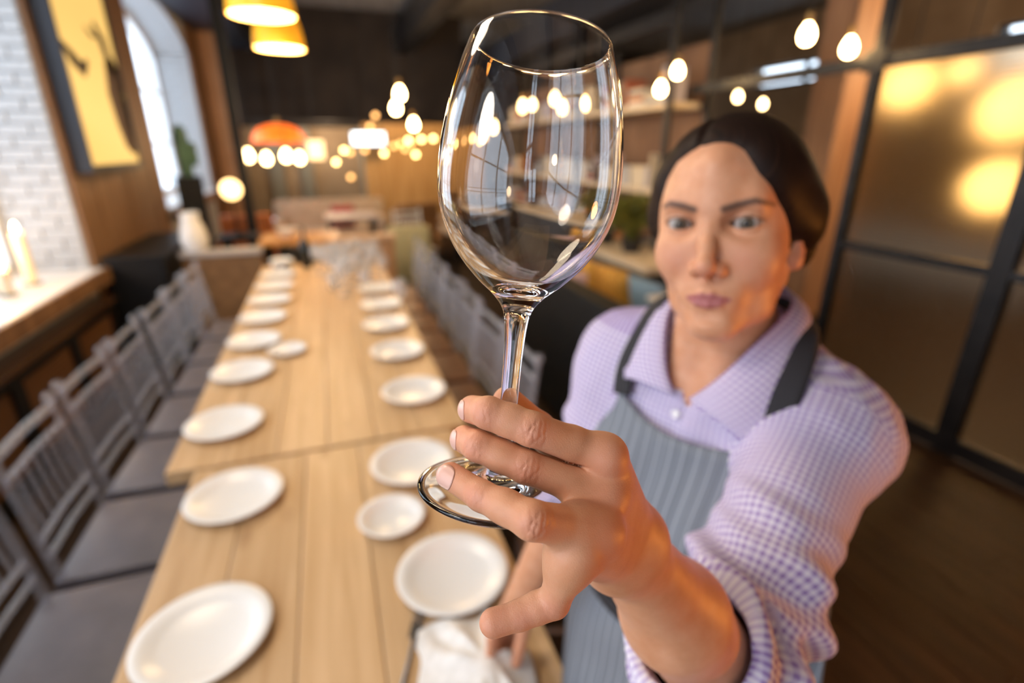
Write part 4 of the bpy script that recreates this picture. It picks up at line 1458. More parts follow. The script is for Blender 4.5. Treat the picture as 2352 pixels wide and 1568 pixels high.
# ---- head, neck, torso
def face_parts(q):
    """q in head coordinates"""
    cran = ell(q, (0, -.075, .027), (.0705, .0925, .077))
    mid = ell(q, (0, -.034, -.028), (.0595, .053, .070))
    d = smin(cran, mid, .025)
    d = smin(d, ell(q, (0, -.034, -.064), (.040, .046, .037)), .02)
    d = smin(d, ell(q, (0, -.075, -.022), (.0625, .045, .046)), .015)
    jaw = chain(q, [(-.048, -.066, -.056), (-.033, -.030, -.082), (-.009, .001, -.0985), (.009, .001, -.0985), (.033, -.030, -.082), (.048, -.066, -.056)],
                [.011, .0125, .0130, .0130, .0125, .011], .012)
    d = smin(d, jaw, .020)
    d = smin(d, ell(q, (0, .007, -.0985), (.015, .0140, .0120)), .014)
    for s in (-1, 1):
        d = smin(d, ell(q, (s * .0355, -.008, -.032), (.0225, .022, .023)), .018)
    d = smin(d, cap(q, (-.034, .001, .021), (.034, .001, .021), .0115, .0115), .016)
    d = smin(d, cap(q, (0, .006, .018), (0, .004, .05), .012, .016), .02)
    for s in (-1, 1):
        d = smax(d, -ell(q, (s * .031, .016, -.0015), (.0185, .0135, .0115)), .009)
    # maxilla, mouth mound
    d = smin(d, ell(q, (0, .006, -.067), (.028, .0175, .021)), .014)
    # nose
    nose = chain(q, [(0, .010, .010), (0, .017, -.006), (0, .0255, -.022), (0, .034, -.0385)], [.0066, .0064, .0070, .0080], .006)
    nose = smin(nose, ell(q, (0, .0350, -.0405), (.0090, .0085, .0080)), .005)
    for s in (-1, 1):
        nose = smin(nose, ell(q, (s * .0112, .0235, -.0435), (.0062, .0090, .0064)), .005)
    nose = smin(nose, cap(q, (0, .030, -.047), (0, .021, -.055), .0042, .0042), .004)
    d = smin(d, nose, .007)
    for s in (-1, 1):
        d = smax(d, -ell(q, (s * .0060, .0280, -.0510), (.0032, .0052, .0030)), .003)
    # lips
    up = chain(q, [(-.0225, .0130, -.0708), (-.012, .0205, -.0690), (-.004, .0238, -.0672), (0, .0232, -.0680), (.004, .0238, -.0672), (.012, .0205, -.0690), (.0225, .0130, -.0708)],
               [.0016, .0030, .0036, .0036, .0036, .0030, .0016], .002)
    lo = chain(q, [(-.0205, .0130, -.0728), (-.010, .0200, -.0762), (0, .0218, -.0772), (.010, .0200, -.0762), (.0205, .0130, -.0728)],
               [.0016, .0042, .0048, .0042, .0016], .003)
    d = smin(d, up, .0035); d = smin(smax(d, -cap(q, (-.019, .0205, -.0717), (.019, .0205, -.0717), .0006, .0006), .002), lo, .0025)
    d = smax(d, -ell(q, (0, .0265, -.0895), (.013, .006, .0045)), .009)
    # eyelids: a shell over each eyeball with an almond opening
    for s in (-1, 1):
        c = V3(s * .031, -.0005, -.0005)
        r = q - c
        x = r[:, 0] * s
        z = r[:, 2] - .06 * x
        u = np.clip(x / .0148, -1.2, 1.2)
        top = .0052 * (1 - u * u) + .0002
        bot = -.0046 * (1 - u * u) - .0002
        op = np.maximum(z - top, bot - z)
        op = np.maximum(op, -r[:, 1] + .002)
        lid = np.sqrt((r ** 2).sum(1)) - .0136
        lid = smax(lid, -(r[:, 1] - .0), .002)
        lid = smax(lid, -op * 1.0 - .0, .0012) if False else np.maximum(lid, -op)
        d = np.maximum(smin(d, np.maximum(np.sqrt((r ** 2).sum(1)) - .0138, -r[:, 1] + .001), .004), -np.maximum(op, np.sqrt((r ** 2).sum(1)) - .0152))
    # ears
    for s in (-1, 1):
        e = ell(q, (s * .0695, -.080, -.014), (.0065, .019, .031))
        e = smin(e, ell(q, (s * .0665, -.068, -.037), (.0065, .010, .010)), .008)
        e = smax(e, -ell(q, (s * .0775, -.076, -.010), (.005, .010, .018)), .004)
        d = smin(d, e, .006)
    return d


def torso_parts(P, g=0.0, ext=0.0):
    b = to_body(P)
    d = ell(b, (0, -.02, 1.17), (.148 + g, .100 + g, .20 + g))
    d = smin(d, cap(b, (-.142, -.015, 1.322), (.142, -.015, 1.322), .052 + g, .052 + g), .06)
    for s in (-1, 1):
        d = smin(d, cap(b, (s * .120, -.030, 1.345), (s * .028, -.030, 1.398), .034 + g, .040 + g), .035)
        d = smin(d, ell(b, (s * .072, .060, 1.165), (.062 + g, .050 + g, .062 + g)), .05)
    d = smin(d, ell(b, (0, -.02, 1.02), (.124 + g, .092 + g, .16)), .06)
    d = smin(d, ell(b, (0, -.03, .88), (.165 + g, .115 + g, .14)), .07)
    return d


def neck(P, g=0.0):
    a = from_head(V3(0, -.085, -.055)); b = from_body(0, -.022, 1.36)
    d = cap(P, a, b, .047 + g, .055 + g)
    q = to_head(P)
    # throat and neck tendons
    for s in (-1, 1):
        d = smin(d, cap(P, from_head(V3(s * .045, -.088, -.055)), from_body(s * .016, .040, 1.335), .010 + g, .010 + g), .02)
    return d


def body_core(P):
    d = torso_parts(P)
    d = smin(d, neck(P), .030)
    b = to_body(P)
    for s in (-1, 1):       # collar bones
        d = smin(d, cap(b, (s * .016, .046, 1.338), (s * .11, .020, 1.362), .007, .007), .012)
        d = smin(d, chain(b, [(s * .085, -.03, .86), (s * .088, -.02, .48), (s * .09, -.045, .09)], [.085, .058, .042], .03), .04)
    # arms down to the elbows and the right forearm with its hand
    d = smin(d, chain(P, [J['shoulder_l'], J['elbow_l']], [.046, .040]), .04)
    d = smin(d, chain(P, [J['shoulder_r'], J['elbow_r'], J['wrist_r']], [.046, .039, .024], .02), .04)
    d = smin(d, face_parts(to_head(P)), .014)
    return d


RH = {}
_w, _k = J['wrist_r'], J['knuckle_r']
_ax = unit(_k - _w)
RH['f'] = [J['rh_index'], J['rh_middle'], J['rh_ring'], J['rh_little']]
RH['t'] = J['rh_thumb']


def right_hand(P):
    d = cap(P, _w, _w - _ax * .06, .0225, .026)
    for fg in RH['f']:
        d = smin(d, cap(P, _w + (fg[0] - _k) * .35, fg[0], .0125, .0105), .012)
    out = None
    for fg in RH['f']:
        q = smin(d, chain(P, fg, [.0098, .0085, .0078, .0070], .004), .008)
        out = q if out is None else smin(out, q, .0015)
    return smin(out, chain(P, RH['t'], [.013, .0110, .0100, .0090], .005), .008)


def build_skin():
    out = []
    # left hand and forearm, fine grid
    pts = np.concatenate([J[k].reshape(-1, 3) for k in ('index', 'middle', 'ring', 'little', 'thumb', 'carpal', 'wrist')])
    elb = J['elbow_l']
    lo = np.minimum(pts.min(0), elb) - .046; hi = np.maximum(pts.max(0), elb) + .046
    V, Q = surface_nets(left_hand, lo, hi, .00078)
    V, N = project(left_hand, V, 2)
    dsp, red = crease_field(V, N)
    V = V - N * dsp[:, None]
    out.append((V, Q, red, np.zeros(len(V)), np.zeros(len(V))))
    # right hand
    pts = np.concatenate([np.array(RH['f']).reshape(-1, 3), np.array(RH['t']), _w[None]])
    V, Q = surface_nets(right_hand, pts.min(0) - .05, pts.max(0) + .05, .002)
    V, N = project(right_hand, V, 1)
    out.append((V, Q, np.full(len(V), .35), np.zeros(len(V)), np.zeros(len(V))))
    # head: fine
    def headneck(P): return smin(face_parts(to_head(P)), neck(P), .014)
    hl = np.array([from_head((x, y, z)) for x in (-.09, .09) for y in (-.18, .055) for z in (-.12, .125)])
    lo, hi = hl.min(0), hl.max(0)
    lo[2] = 1.40
    core = lambda P: smin(smin(torso_parts(P), neck(P), .030), face_parts(to_head(P)), .014)
    V, Q = surface_nets(core, lo, hi, .0019)
    V, N = project(core, V, 2)
    q = to_head(V)
    red = .55 * np.exp(-((np.abs(q[:, 0]) - .034) / .016) ** 2 - ((q[:, 2] + .036) / .018) ** 2) * (q[:, 1] > -.03)
    red += .7 * np.exp(-(q[:, 0] / .012) ** 2 - ((q[:, 2] + .044) / .010) ** 2) * (q[:, 1] > .02)
    red += .5 * (np.abs(q[:, 0]) > .068)
    ax = np.abs(q[:, 0])
    lu = -.0655 + .0012 * np.exp(-((ax - .005) / .004) ** 2) - (ax / .0235) ** 2 * .0055
    ll = -.0818 + (ax / .0235) ** 2 * .0105
    lip = np.clip((lu - q[:, 2]) / .0015, 0, 1) * np.clip((q[:, 2] - ll) / .0018, 0, 1) * np.clip((.0235 - ax) / .003, 0, 1) * (q[:, 1] > .0)
    br = np.zeros(len(V))
    for s in (-1, 1):
        pts = [V3(s * .0135, .02, .0125), V3(s * .024, .02, .0160), V3(s * .038, .014, .0195), V3(s * .052, .0, .0165)]
        for a, b, ra, rb in zip(pts[:-1], pts[1:], (.0034, .0036, .0030), (.0036, .0030, .0014)):
            A, B = a[[0, 2]], b[[0, 2]]
            P2 = q[:, [0, 2]]
            ab = B - A
            t = np.clip(((P2 - A) @ ab) / (ab @ ab), 0, 1)
            dd = np.linalg.norm(P2 - A - t[:, None] * ab, axis=1) - (ra + (rb - ra) * t)
            br = np.maximum(br, .92 * np.clip(-dd / .0030 + .45, 0, 1) * (q[:, 1] > -.04))
        # lashes and lid line, then eye-socket shade painted into the skin colour
        c = q - V3(s * .031, 0, 0)
        x = c[:, 0] * s; z = c[:, 2] - .06 * x
        top = .0052 * (1 - np.clip(x / .0148, -1, 1) ** 2)
        ln = np.exp(-((z - top - .0008) / .0012) ** 2) * (np.abs(x) < .0165) * (c[:, 1] > 0)
        br = np.maximum(br, ln * .95)
        lw = np.exp(-((z + .0052 * (1 - np.clip(x / .0148, -1, 1) ** 2)) / .0010) ** 2) * (np.abs(x) < .0155) * (c[:, 1] > 0)
        br = np.maximum(br, lw * .45)
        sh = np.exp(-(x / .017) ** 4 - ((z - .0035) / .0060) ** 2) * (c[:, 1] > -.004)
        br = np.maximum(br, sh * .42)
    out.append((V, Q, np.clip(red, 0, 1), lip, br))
    # torso and legs below the neck, coarse (all of it under clothing)
    lob = BO + V3(-.36, -.36, 0); hib = BO + V3(.36, .36, 0)
    def under(P):
        return np.maximum(body_core(P), P[:, 2] - 1.405)
    V, Q = surface_nets(under, (lob[0], lob[1], .03), (hib[0], hib[1], 1.42), .006)
    out.append((V, Q, np.zeros(len(V)), np.zeros(len(V)), np.zeros(len(V))))
    off = 0; Vs, Qs, A = [], [], [[], [], []]
    for V, Q, a, b, c in out:
        Vs.append(V); Qs.append(Q + off); off += len(V)
        A[0].append(a); A[1].append(b); A[2].append(c)
    me = mesh_np('person', np.concatenate(Vs), np.concatenate(Qs))
    for nme, a in zip(('redness', 'lip', 'brow_lash_shade'), A): attr_f(me, nme, np.concatenate(a))
    return me


def skin_material():
    m = mat('skin', (.75, .45, .32), rough=.46, sss=.12, spec=.45)
    nt, N, L, b = NT(m)
    b.inputs['Subsurface Radius'].default_value = (.006, .0022, .0012)
    b.inputs['Subsurface Scale'].default_value = 1.0
    def at(n):
        a = N.new('ShaderNodeAttribute'); a.attribute_name = n; return a.outputs['Fac']
    tc = N.new('ShaderNodeTexCoord')
    n1 = N.new('ShaderNodeTexNoise'); n1.inputs['Scale'].default_value = 60; n1.inputs['Detail'].default_value = 4
    L.new(tc.outputs['Object'], n1.inputs['Vector'])
    r1 = N.new('ShaderNodeValToRGB')
    r1.color_ramp.elements[0].position = .3; r1.color_ramp.elements[0].color = (.60, .275, .145, 1)
    r1.color_ramp.elements[1].position = .7; r1.color_ramp.elements[1].color = (.69, .352, .21, 1)
    L.new(n1.outputs['Fac'], r1.inputs['Fac'])
    def mix(src, fac, col):
        x = N.new('ShaderNodeMix'); x.data_type = 'RGBA'
        L.new(fac, x.inputs['Factor']); L.new(src, x.inputs['A']); x.inputs['B'].default_value = (*col, 1)
        return x.outputs['Result']
    c = mix(r1.outputs['Color'], at('redness'), (.62, .26, .165))
    c = mix(c, at('lip'), (.42, .14, .135))
    c = mix(c, at('brow_lash_shade'), (.075, .042, .032))
    L.new(c, b.inputs['Base Color'])
    vo = N.new('ShaderNodeTexVoronoi'); vo.inputs['Scale'].default_value = 900; vo.feature = 'DISTANCE_TO_EDGE'
    L.new(tc.outputs['Object'], vo.inputs['Vector'])
    n2 = N.new('ShaderNodeTexNoise'); n2.inputs['Scale'].default_value = 420; n2.inputs['Detail'].default_value = 6
    L.new(tc.outputs['Object'], n2.inputs['Vector'])
    ad = N.new('ShaderNodeMath'); ad.operation = 'ADD'
    L.new(vo.outputs['Distance'], ad.inputs[0]); L.new(n2.outputs['Fac'], ad.inputs[1])
    bp = N.new('ShaderNodeBump'); bp.inputs['Strength'].default_value = .22; bp.inputs['Distance'].default_value = .0006
    L.new(ad.outputs[0], bp.inputs['Height']); L.new(bp.outputs['Normal'], b.inputs['Normal'])
    return m


M_skin = skin_material()
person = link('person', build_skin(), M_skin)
tag(person, 'woman in a checked lilac shirt and grey apron holding up a wine glass', 'person')


# ---- fingernails
M_nail = mat('nail', (.72, .43, .35), rough=.28, spec=.5)


def nail(fg, length, width, back, dor=None):
    p = J[fg]
    t = unit(p[3] - p[2])
    d = LENS if dor is None else unit(dor)
    d = unit(d - t * (d @ t)); s = np.cross(t, d)
    c = p[3] + t * (FR[fg][3] * .80 - length * .5 - back)
    n = 13
    G = np.zeros((n, n, 3))
    for i in range(n):
        for j in range(n):
            u, v = -1 + 2 * i / (n - 1), -1 + 2 * j / (n - 1)
            # square grid bent into a rounded nail outline
            uu = u * math.sqrt(1 - .50 * v * v); vv = v * math.sqrt(1 - .42 * u * u)
            G[i, j] = c + t * uu * length * .55 + s * vv * width * .55
    P = G.reshape(-1, 3) + d * .014
    for _ in range(60):
        P = P - d * np.clip(left_hand(P), -.002, .002)[:, None] * .8
    P = P + d * .0001
    o, _ = sheet('fingernail', P.reshape(n, n, 3), .0005, M_nail, person)
    return o


nail('ring', .0112, .0098, .0010)
nail('middle', .0098, .0090, .0002, LENS * .75 - J['right'] * .9)
nail('index', .0098, .0090, .0002, LENS * .75 - J['right'] * .9)


# ---- eyes
def eye_material():
    m = mat('eye', (.8, .78, .76), rough=.06, spec=.3)
    nt, N, L, b = NT(m)
    tc = N.new('ShaderNodeTexCoord')
    sx = N.new('ShaderNodeSeparateXYZ'); L.new(tc.outputs['Object'], sx.inputs[0])
    cx = N.new('ShaderNodeCombineXYZ'); L.new(sx.outputs[0], cx.inputs[0]); L.new(sx.outputs[2], cx.inputs[2])
    ln = N.new('ShaderNodeVectorMath'); ln.operation = 'LENGTH'; L.new(cx.outputs[0], ln.inputs[0])
    mr = N.new('ShaderNodeMapRange'); mr.inputs['From Max'].default_value = .012; L.new(ln.outputs['Value'], mr.inputs['Value'])
    cr = N.new('ShaderNodeValToRGB'); e = cr.color_ramp.elements
    e[0].position = 0; e[0].color = (.01, .01, .01, 1)
    e[1].position = .19; e[1].color = (.012, .011, .01, 1)
    for pos, c in ((.22, (.12, .085, .055)), (.46, (.07, .055, .042)), (.51, (.03, .025, .022)), (.56, (.42, .40, .385)), (1, (.36, .28, .25))):
        x = e.new(pos); x.color = (*c, 1)
    L.new(mr.outputs['Result'], cr.inputs['Fac']); L.new(cr.outputs['Color'], b.inputs['Base Color'])
    return m


M_eye = eye_material()
for s in (-1, 1):
    me = MB().ball((0, 0, 0), .0124, 4).mesh('eye')
    o = link('eye', me, M_eye, person)
    c = from_head((s * .031, -.0005, -.0005))
    look = unit(V3(0.02, 0.05, 1.60) - c)
    x = unit(np.cross(look, V3(0, 0, 1))); z = np.cross(x, look)
    o.matrix_world = Matrix(((x[0], look[0], z[0], c[0]), (x[1], look[1], z[1], c[1]), (x[2], look[2], z[2], c[2]), (0, 0, 0, 1)))


# ---- hair
WIN = np.array([(-.072, -.040), (-.0585, -.010), (-.0555, .022), (-.0500, .044), (-.040, .060), (-.025, .0685), (-.005, .0705), (.012, .0690), (.022, .0640),
                (.033, .050), (.045, .030), (.056, .008), (.065, -.014), (.074, -.026), (.11, -.034), (.11, -.20), (-.11, -.20), (-.11, -.050)])


def poly_sd(p, poly):
    d = np.full(len(p), 1e9); ins = np.zeros(len(p), bool)
    n = len(poly)
    for i in range(n):
        a, b = poly[i], poly[(i + 1) % n]
        ab = b - a
        t = np.clip(((p - a) @ ab) / (ab @ ab), 0, 1)
        d = np.minimum(d, np.linalg.norm(p - a - t[:, None] * ab, axis=1))
        c = ((a[1] > p[:, 1]) != (b[1] > p[:, 1])) & (p[:, 0] < (b[0] - a[0]) * (p[:, 1] - a[1]) / (b[1] - a[1] + 1e-12) + a[0])
        ins ^= c
    return np.where(ins, -d, d)


def hair_sdf(P):
    q = to_head(P)
    skull = ell(q, (0, -.075, .027), (.0705, .0925, .077))
    skull = smin(skull, ell(q, (0, -.085, -.018), (.0665, .078, .052)), .03)
    # long side sections sweep back over the ears to a low knot
    for s in (-1, 1):
        skull = smin(skull, chain(q, [(s * .050, -.050, .045), (s * .0635, -.078, .012), (s * .0615, -.102, -.022), (s * .030, -.150, -.045)], [.012, .013, .013, .014], .02), .02)
    dw = poly_sd(q[:, [0, 2]], WIN)
    back = np.clip((-.098 - q[:, 1]) / .03, 0, 1)          # behind the ears everything is hair
    low = np.clip((q[:, 2] + .065) / .02, 0, 1)
    dw = np.maximum(dw, -.03 + back * .06)
    t = np.clip((dw + .002) / .032, 0, 1); t = t * (2 - t)
    th = (.0100 + .004 * np.clip((q[:, 0] + .03) / .08, 0, 1)) * t * low - .0022 - .004 * (1 - low)
    # parting groove running back from the forehead
    part = np.exp(-((q[:, 0] + .016 + .1 * (q[:, 1] + .02)) / .004) ** 2) * np.clip((q[:, 2] - .05) / .02, 0, 1) * (q[:, 1] > -.13)
    th = th - .004 * part * t
    d = skull - th
    d = smin(d, ell(q, (.0, -.182, -.030), (.036, .028, .034)), .012)
    return d


def build_hair():
    hl = np.array([from_head((x, y, z)) for x in (-.105, .105) for y in (-.225, .05) for z in (-.095, .145)])
    V, Q = surface_nets(hair_sdf, hl.min(0), hl.max(0), .0022)
    V, N = project(hair_sdf, V, 1)
    q = to_head(V)
    # coordinates along and across the combed strands
    me = mesh_np('hair', V, Q)
    across = q[:, 1] * .9 + .35 * q[:, 2] - .25 * np.abs(q[:, 0] + .016)
    along = np.abs(np.arctan2(q[:, 0] + .016, q[:, 2] + .03)) * .08
    attr_v(me, 'strand', np.stack([across, along, np.sign(q[:, 0] + .016)], 1))
    return me


M_hair = mat('hair', (.022, .012, .009), rough=.5, spec=.12)


def strand_nodes(m):
    nt, N, L, b = NT(m)
    a = N.new('ShaderNodeAttribute'); a.attribute_name = 'strand'
    mp = N.new('ShaderNodeMapping'); mp.inputs['Scale'].default_value = (900, 30, 5)
    L.new(a.outputs['Vector'], mp.inputs['Vector'])
    no = N.new('ShaderNodeTexNoise'); no.inputs['Scale'].default_value = 1.0; no.inputs['Detail'].default_value = 3
    L.new(mp.outputs['Vector'], no.inputs['Vector'])
    cr = N.new('ShaderNodeValToRGB')
    cr.color_ramp.elements[0].position = .3; cr.color_ramp.elements[0].color = (.006, .0035, .003, 1)
    cr.color_ramp.elements[1].position = .7; cr.color_ramp.elements[1].color = (.024, .011, .007, 1)
    L.new(no.outputs['Fac'], cr.inputs['Fac']); L.new(cr.outputs['Color'], b.inputs['Base Color'])
    bp = N.new('ShaderNodeBump'); bp.inputs['Strength'].default_value = .35; bp.inputs['Distance'].default_value = .001
    L.new(no.outputs['Fac'], bp.inputs['Height']); L.new(bp.outputs['Normal'], b.inputs['Normal'])


strand_nodes(M_hair)
hair = link('hair', build_hair(), M_hair, person)


# ---- shirt
SLV_L = [J['shoulder_l'], J['elbow_l'], J['elbow_l'] + (J['wrist'] - J['elbow_l']) * .33]
SLV_R = [J['shoulder_r'], J['elbow_r'], J['elbow_r'] + (J['wrist_r'] - J['elbow_r']) * .25]


def fold_noise(P):
    s = np.zeros(len(P))
    rs = np.random.RandomState(11)
    for k in range(7):
        w = rs.randn(3); w /= np.linalg.norm(w)
        fr = 2 * math.pi / (.026 + .035 * rs.rand())
        s += np.sin(P @ w * fr + rs.rand() * 6 + 1.2 * np.sin(P @ rs.randn(3) * 18))
    return s / 7


def sleeve(P, S, r, seed):
    d = None
    ax0 = S[1] - S[0]
    for i in range(2):
        a, b = S[i], S[i + 1]
        ab = b - a; Ln = np.linalg.norm(ab); t = ab / Ln
        q = P - a
        s = np.clip(q @ t, 0, Ln)
        u = unit(np.cross(t, V3(.3, .2, 1))); v = np.cross(t, u)
        rad = q - (q @ t)[:, None] * t
        th = np.arctan2(rad @ v, rad @ u)
        # gathers close to the elbow and the rolled cuff
        if i == 0: near = np.clip((s / Ln - .30) / .5, 0, 1)
        else: near = np.ones(len(P))
        fold = np.sin(s * 150 + 2.3 * np.sin(th + seed) + 1.4 * np.sin(2 * th + 1.7 * seed)) * .0075 * near
        fold = fold + .0050 * near * np.sin(s * 95 + 3 * th + seed)
        fold = fold + .0036 * np.sin(th * 2 + s * 38 + seed) * (.4 + near)
        rr = r[i] + (r[i + 1] - r[i]) * s / Ln
        di = np.linalg.norm(q - s[:, None] * t, axis=1) - rr - fold
        di = di * .8
        d = di if d is None else smin(d, di, .02)
    # rolled cuff: a thick band at the end
    e = S[2]; t = unit(S[2] - S[1])
    q = P - e
    h = q @ t; rad = np.linalg.norm(q - h[:, None] * t, axis=1)
    rim = np.sqrt(np.maximum(np.abs(h + .016) - .010, 0) ** 2 + (rad - r[2] + .001) ** 2) - .0065
    rim = rim + .0018 * np.sin(h * 420 + 2 * np.sin(3 * np.arctan2(q[:, 2], q[:, 0])))
    d = smax(d, h, .006)
    d = smin(d, rim, .004)
    return d, np.maximum(rad - (r[2] - .0085), -(h + .05))


def shirt_sdf(P):
    b = to_body(P)
    d = torso_parts(P, .011)
    ab = np.exp(-((b[:, 1] - .06) / .06) ** 2)
    d = d - .0035 * fold_noise(P)
    dl, hl = sleeve(P, SLV_L, (.057, .062, .0500), 1.0)
    dr, hr = sleeve(P, SLV_R, (.057, .055, .0465), 4.0)
    d = smin(d, dl, .035); d = smin(d, dr, .035)
    d = smax(d, -hl, .002); d = smax(d, -hr, .002)
    # neck opening and the open V at the throat
    nk = neck(P, .006)
    d = smax(d, -np.maximum(nk, 1.335 - b[:, 2]), .004)
    vz = b[:, 2] - 1.330
    d = smax(d, -np.maximum(np.maximum(np.abs(b[:, 0] - .004) - vz * .62, -vz), .0 - b[:, 1]), .003)
    d = np.maximum(d, .84 - b[:, 2])
    return d


def shirt_uv(V):
    """pattern coordinates: along and round each sleeve, across and up the body"""
    b = to_body(V)
    best = torso_parts(V, .011) + .012
    U = np.stack([np.arctan2(b[:, 0], b[:, 1] + .14) * .20, b[:, 2]], 1)
    for S in (SLV_L, SLV_R):
        L0 = 0
        for i in range(2):
            a, c = S[i], S[i + 1]
            ab = c - a; Ln = np.linalg.norm(ab); t = ab / Ln
            q = V - a; s = np.clip(q @ t, -.03, Ln + .03)
            d = np.linalg.norm(q - np.clip(s, 0, Ln)[:, None] * t, axis=1) - .055
            u = unit(np.cross(t, V3(.2, 1, .3))); v = np.cross(t, u)
            rad = q - (q @ t)[:, None] * t
            th = np.arctan2(rad @ v, rad @ u)
            m = d < best
            best = np.where(m, d, best)
            U[m] = np.stack([th * .056, L0 + s], 1)[m]
            L0 += Ln
    return U


def gingham(name, period=.0066, use_attr=True):
    m = mat(name, (.8, .75, .85), rough=.85, spec=.15)
    nt, N, L, b = NT(m)
    if use_attr:
        a = N.new('ShaderNodeAttribute'); a.attribute_name = 'cloth_uv'; src = a.outputs['Vector']
    sx = N.new('ShaderNodeSeparateXYZ'); L.new(src, sx.inputs[0])
    fs = []
    for k in (0, 1):
        mu = N.new('ShaderNodeMath'); mu.operation = 'MULTIPLY'; mu.inputs[1].default_value = 2 * math.pi / period
        L.new(sx.outputs[k], mu.inputs[0])
        si = N.new('ShaderNodeMath'); si.operation = 'SINE'; L.new(mu.outputs[0], si.inputs[0])
        mr = N.new('ShaderNodeMapRange'); mr.inputs['From Min'].default_value = -.35; mr.inputs['From Max'].default_value = .35
        L.new(si.outputs[0], mr.inputs['Value']); fs.append(mr.outputs['Result'])
    ad = N.new('ShaderNodeMath'); ad.operation = 'ADD'; L.new(fs[0], ad.inputs[0]); L.new(fs[1], ad.inputs[1])
    dv = N.new('ShaderNodeMath'); dv.operation = 'MULTIPLY'; dv.inputs[1].default_value = .5; L.new(ad.outputs[0], dv.inputs[0])
    cr = N.new('ShaderNodeValToRGB'); e = cr.color_ramp.elements
    e[0].position = 0; e[0].color = (.70, .665, .745, 1); e[1].position = 1; e[1].color = (.30, .21, .46, 1)
    x = e.new(.5); x.color = (.53, .46, .64, 1)
    L.new(dv.outputs[0], cr.inputs['Fac']); L.new(cr.outputs['Color'], b.inputs['Base Color'])
    return m


M_shirt = gingham('checked_cotton')


def build_shirt():
    pts = np.array([J['shoulder_l'], J['elbow_l'], SLV_L[2], J['shoulder_r'], J['elbow_r'], SLV_R[2], from_body(.2, .2, .84), from_body(-.2, -.2, 1.45), from_body(-.2, .2, 1.0), from_body(.2, -.2, 1.0)])
    V, Q = surface_nets(shirt_sdf, pts.min(0) - .075, pts.max(0) + .075, .0034)
    me = mesh_np('shirt', V, Q)
    attr_v(me, 'cloth_uv', np.c_[shirt_uv(V), np.zeros(len(V))])
    return me


shirt = link('shirt', build_shirt(), M_shirt, person)
tag(shirt, 'lilac and white checked cotton shirt with rolled sleeves')


def drape(l, z, off, f0=.30):
    """point on the front of the shirt at body coordinates (l, z), lifted by off"""
    l = np.asarray(l, float).ravel(); z = np.asarray(z, float).ravel()
    f = np.full(len(l), f0)
    for _ in range(60):
        d = torso_parts(from_body(l, 0, 0) + np.outer(f, BF) + np.outer(z, V3(0, 0, 1)), .011)
        f = f - np.clip(d - off, -.02, .02) * .85
        f = np.maximum(f, -.06)
    return f


# ---- collar
def cr_curve(pts, n):
    pts = [np.array(p, float) for p in pts]
    out = []
    m = len(pts) - 1
    for i in range(n):
        x = i / (n - 1) * m
        k = min(int(x), m - 1); t = x - k
        a, b, c, d = pts[max(k - 1, 0)], pts[k], pts[k + 1], pts[min(k + 2, m)]
        out.append(.5 * ((2 * b) + (-a + c) * t + (2 * a - 5 * b + 4 * c - d) * t * t + (-a + 3 * b - 3 * c + d) * t ** 3))
    return np.array(out)


def collar_flap(side, fold, outer):
    n = 22
    A, B = cr_curve(fold, n), cr_curve(outer, n)
    rows = 9
    G = np.zeros((n, rows, 3)); UV = np.zeros((n, rows, 3))
    L0 = np.r_[0, np.cumsum(np.linalg.norm(np.diff(A, axis=0), axis=1))]
    for j in range(rows):
        t = j / (rows - 1)
        lift = .010 * math.sin(math.pi * min(t * 1.1, 1)) + .006 * (1 - t)
        q = A * (1 - t) + B * t
        out = q * [1, 1, 0]; out = out - np.array([0, -.02, 0]); out /= np.linalg.norm(out, axis=1, keepdims=True) + 1e-9
        q = q + out * lift * .7 + np.array([0, 0, .005 * math.sin(math.pi * t)])
        G[:, j] = from_body(q[:, 0] * side, q[:, 1], q[:, 2])
        UV[:, j, 0] = L0; UV[:, j, 1] = t * np.linalg.norm(A - B, axis=1)
    o, idx = sheet('collar', G, .0022, M_shirt, person, flip=side < 0)
    uv = UV.reshape(-1, 3)[idx]
    # stripes follow the flap edge
    attr_v(o.data, 'cloth_uv', uv)
    return o


collar_flap(1, [(.010, .068, 1.347), (.034, .056, 1.378), (.058, .022, 1.425), (.062, -.03, 1.452), (.03, -.085, 1.458), (0, -.092, 1.458)],
            [(.086, .076, 1.318), (.102, .056, 1.345), (.096, .012, 1.402), (.090, -.045, 1.418), (.045, -.110, 1.412), (0, -.120, 1.410)])
collar_flap(-1, [(.008, .068, 1.345), (.030, .056, 1.378), (.050, .024, 1.420), (.060, -.03, 1.448), (.03, -.085, 1.456), (0, -.092, 1.456)],
            [(.080, .070, 1.343), (.090, .052, 1.362), (.086, .014, 1.402), (.086, -.045, 1.414), (.045, -.110, 1.410), (0, -.120, 1.408)])
bt = MB().lathe([(0, 0), (.0048, 0), (.0055, .0008), (.0055, .0016), (.0040, .0020), (.0034, .0014), (0, .0014)], 18)
M_button = mat('button', (.80, .77, .80), rough=.3)
o = bt.build('shirt_button', M_button, person)
c = from_body(-.004, .0, 1.322) + BF * (drape([-.004], [1.322], .002)[0])
o.matrix_world = Matrix.Translation(c) @ basis_z(BF + V3(0, 0, .25))


# ---- apron
M_apron = mat('apron_cloth', (.30, .33, .38), rough=.85, spec=.15)


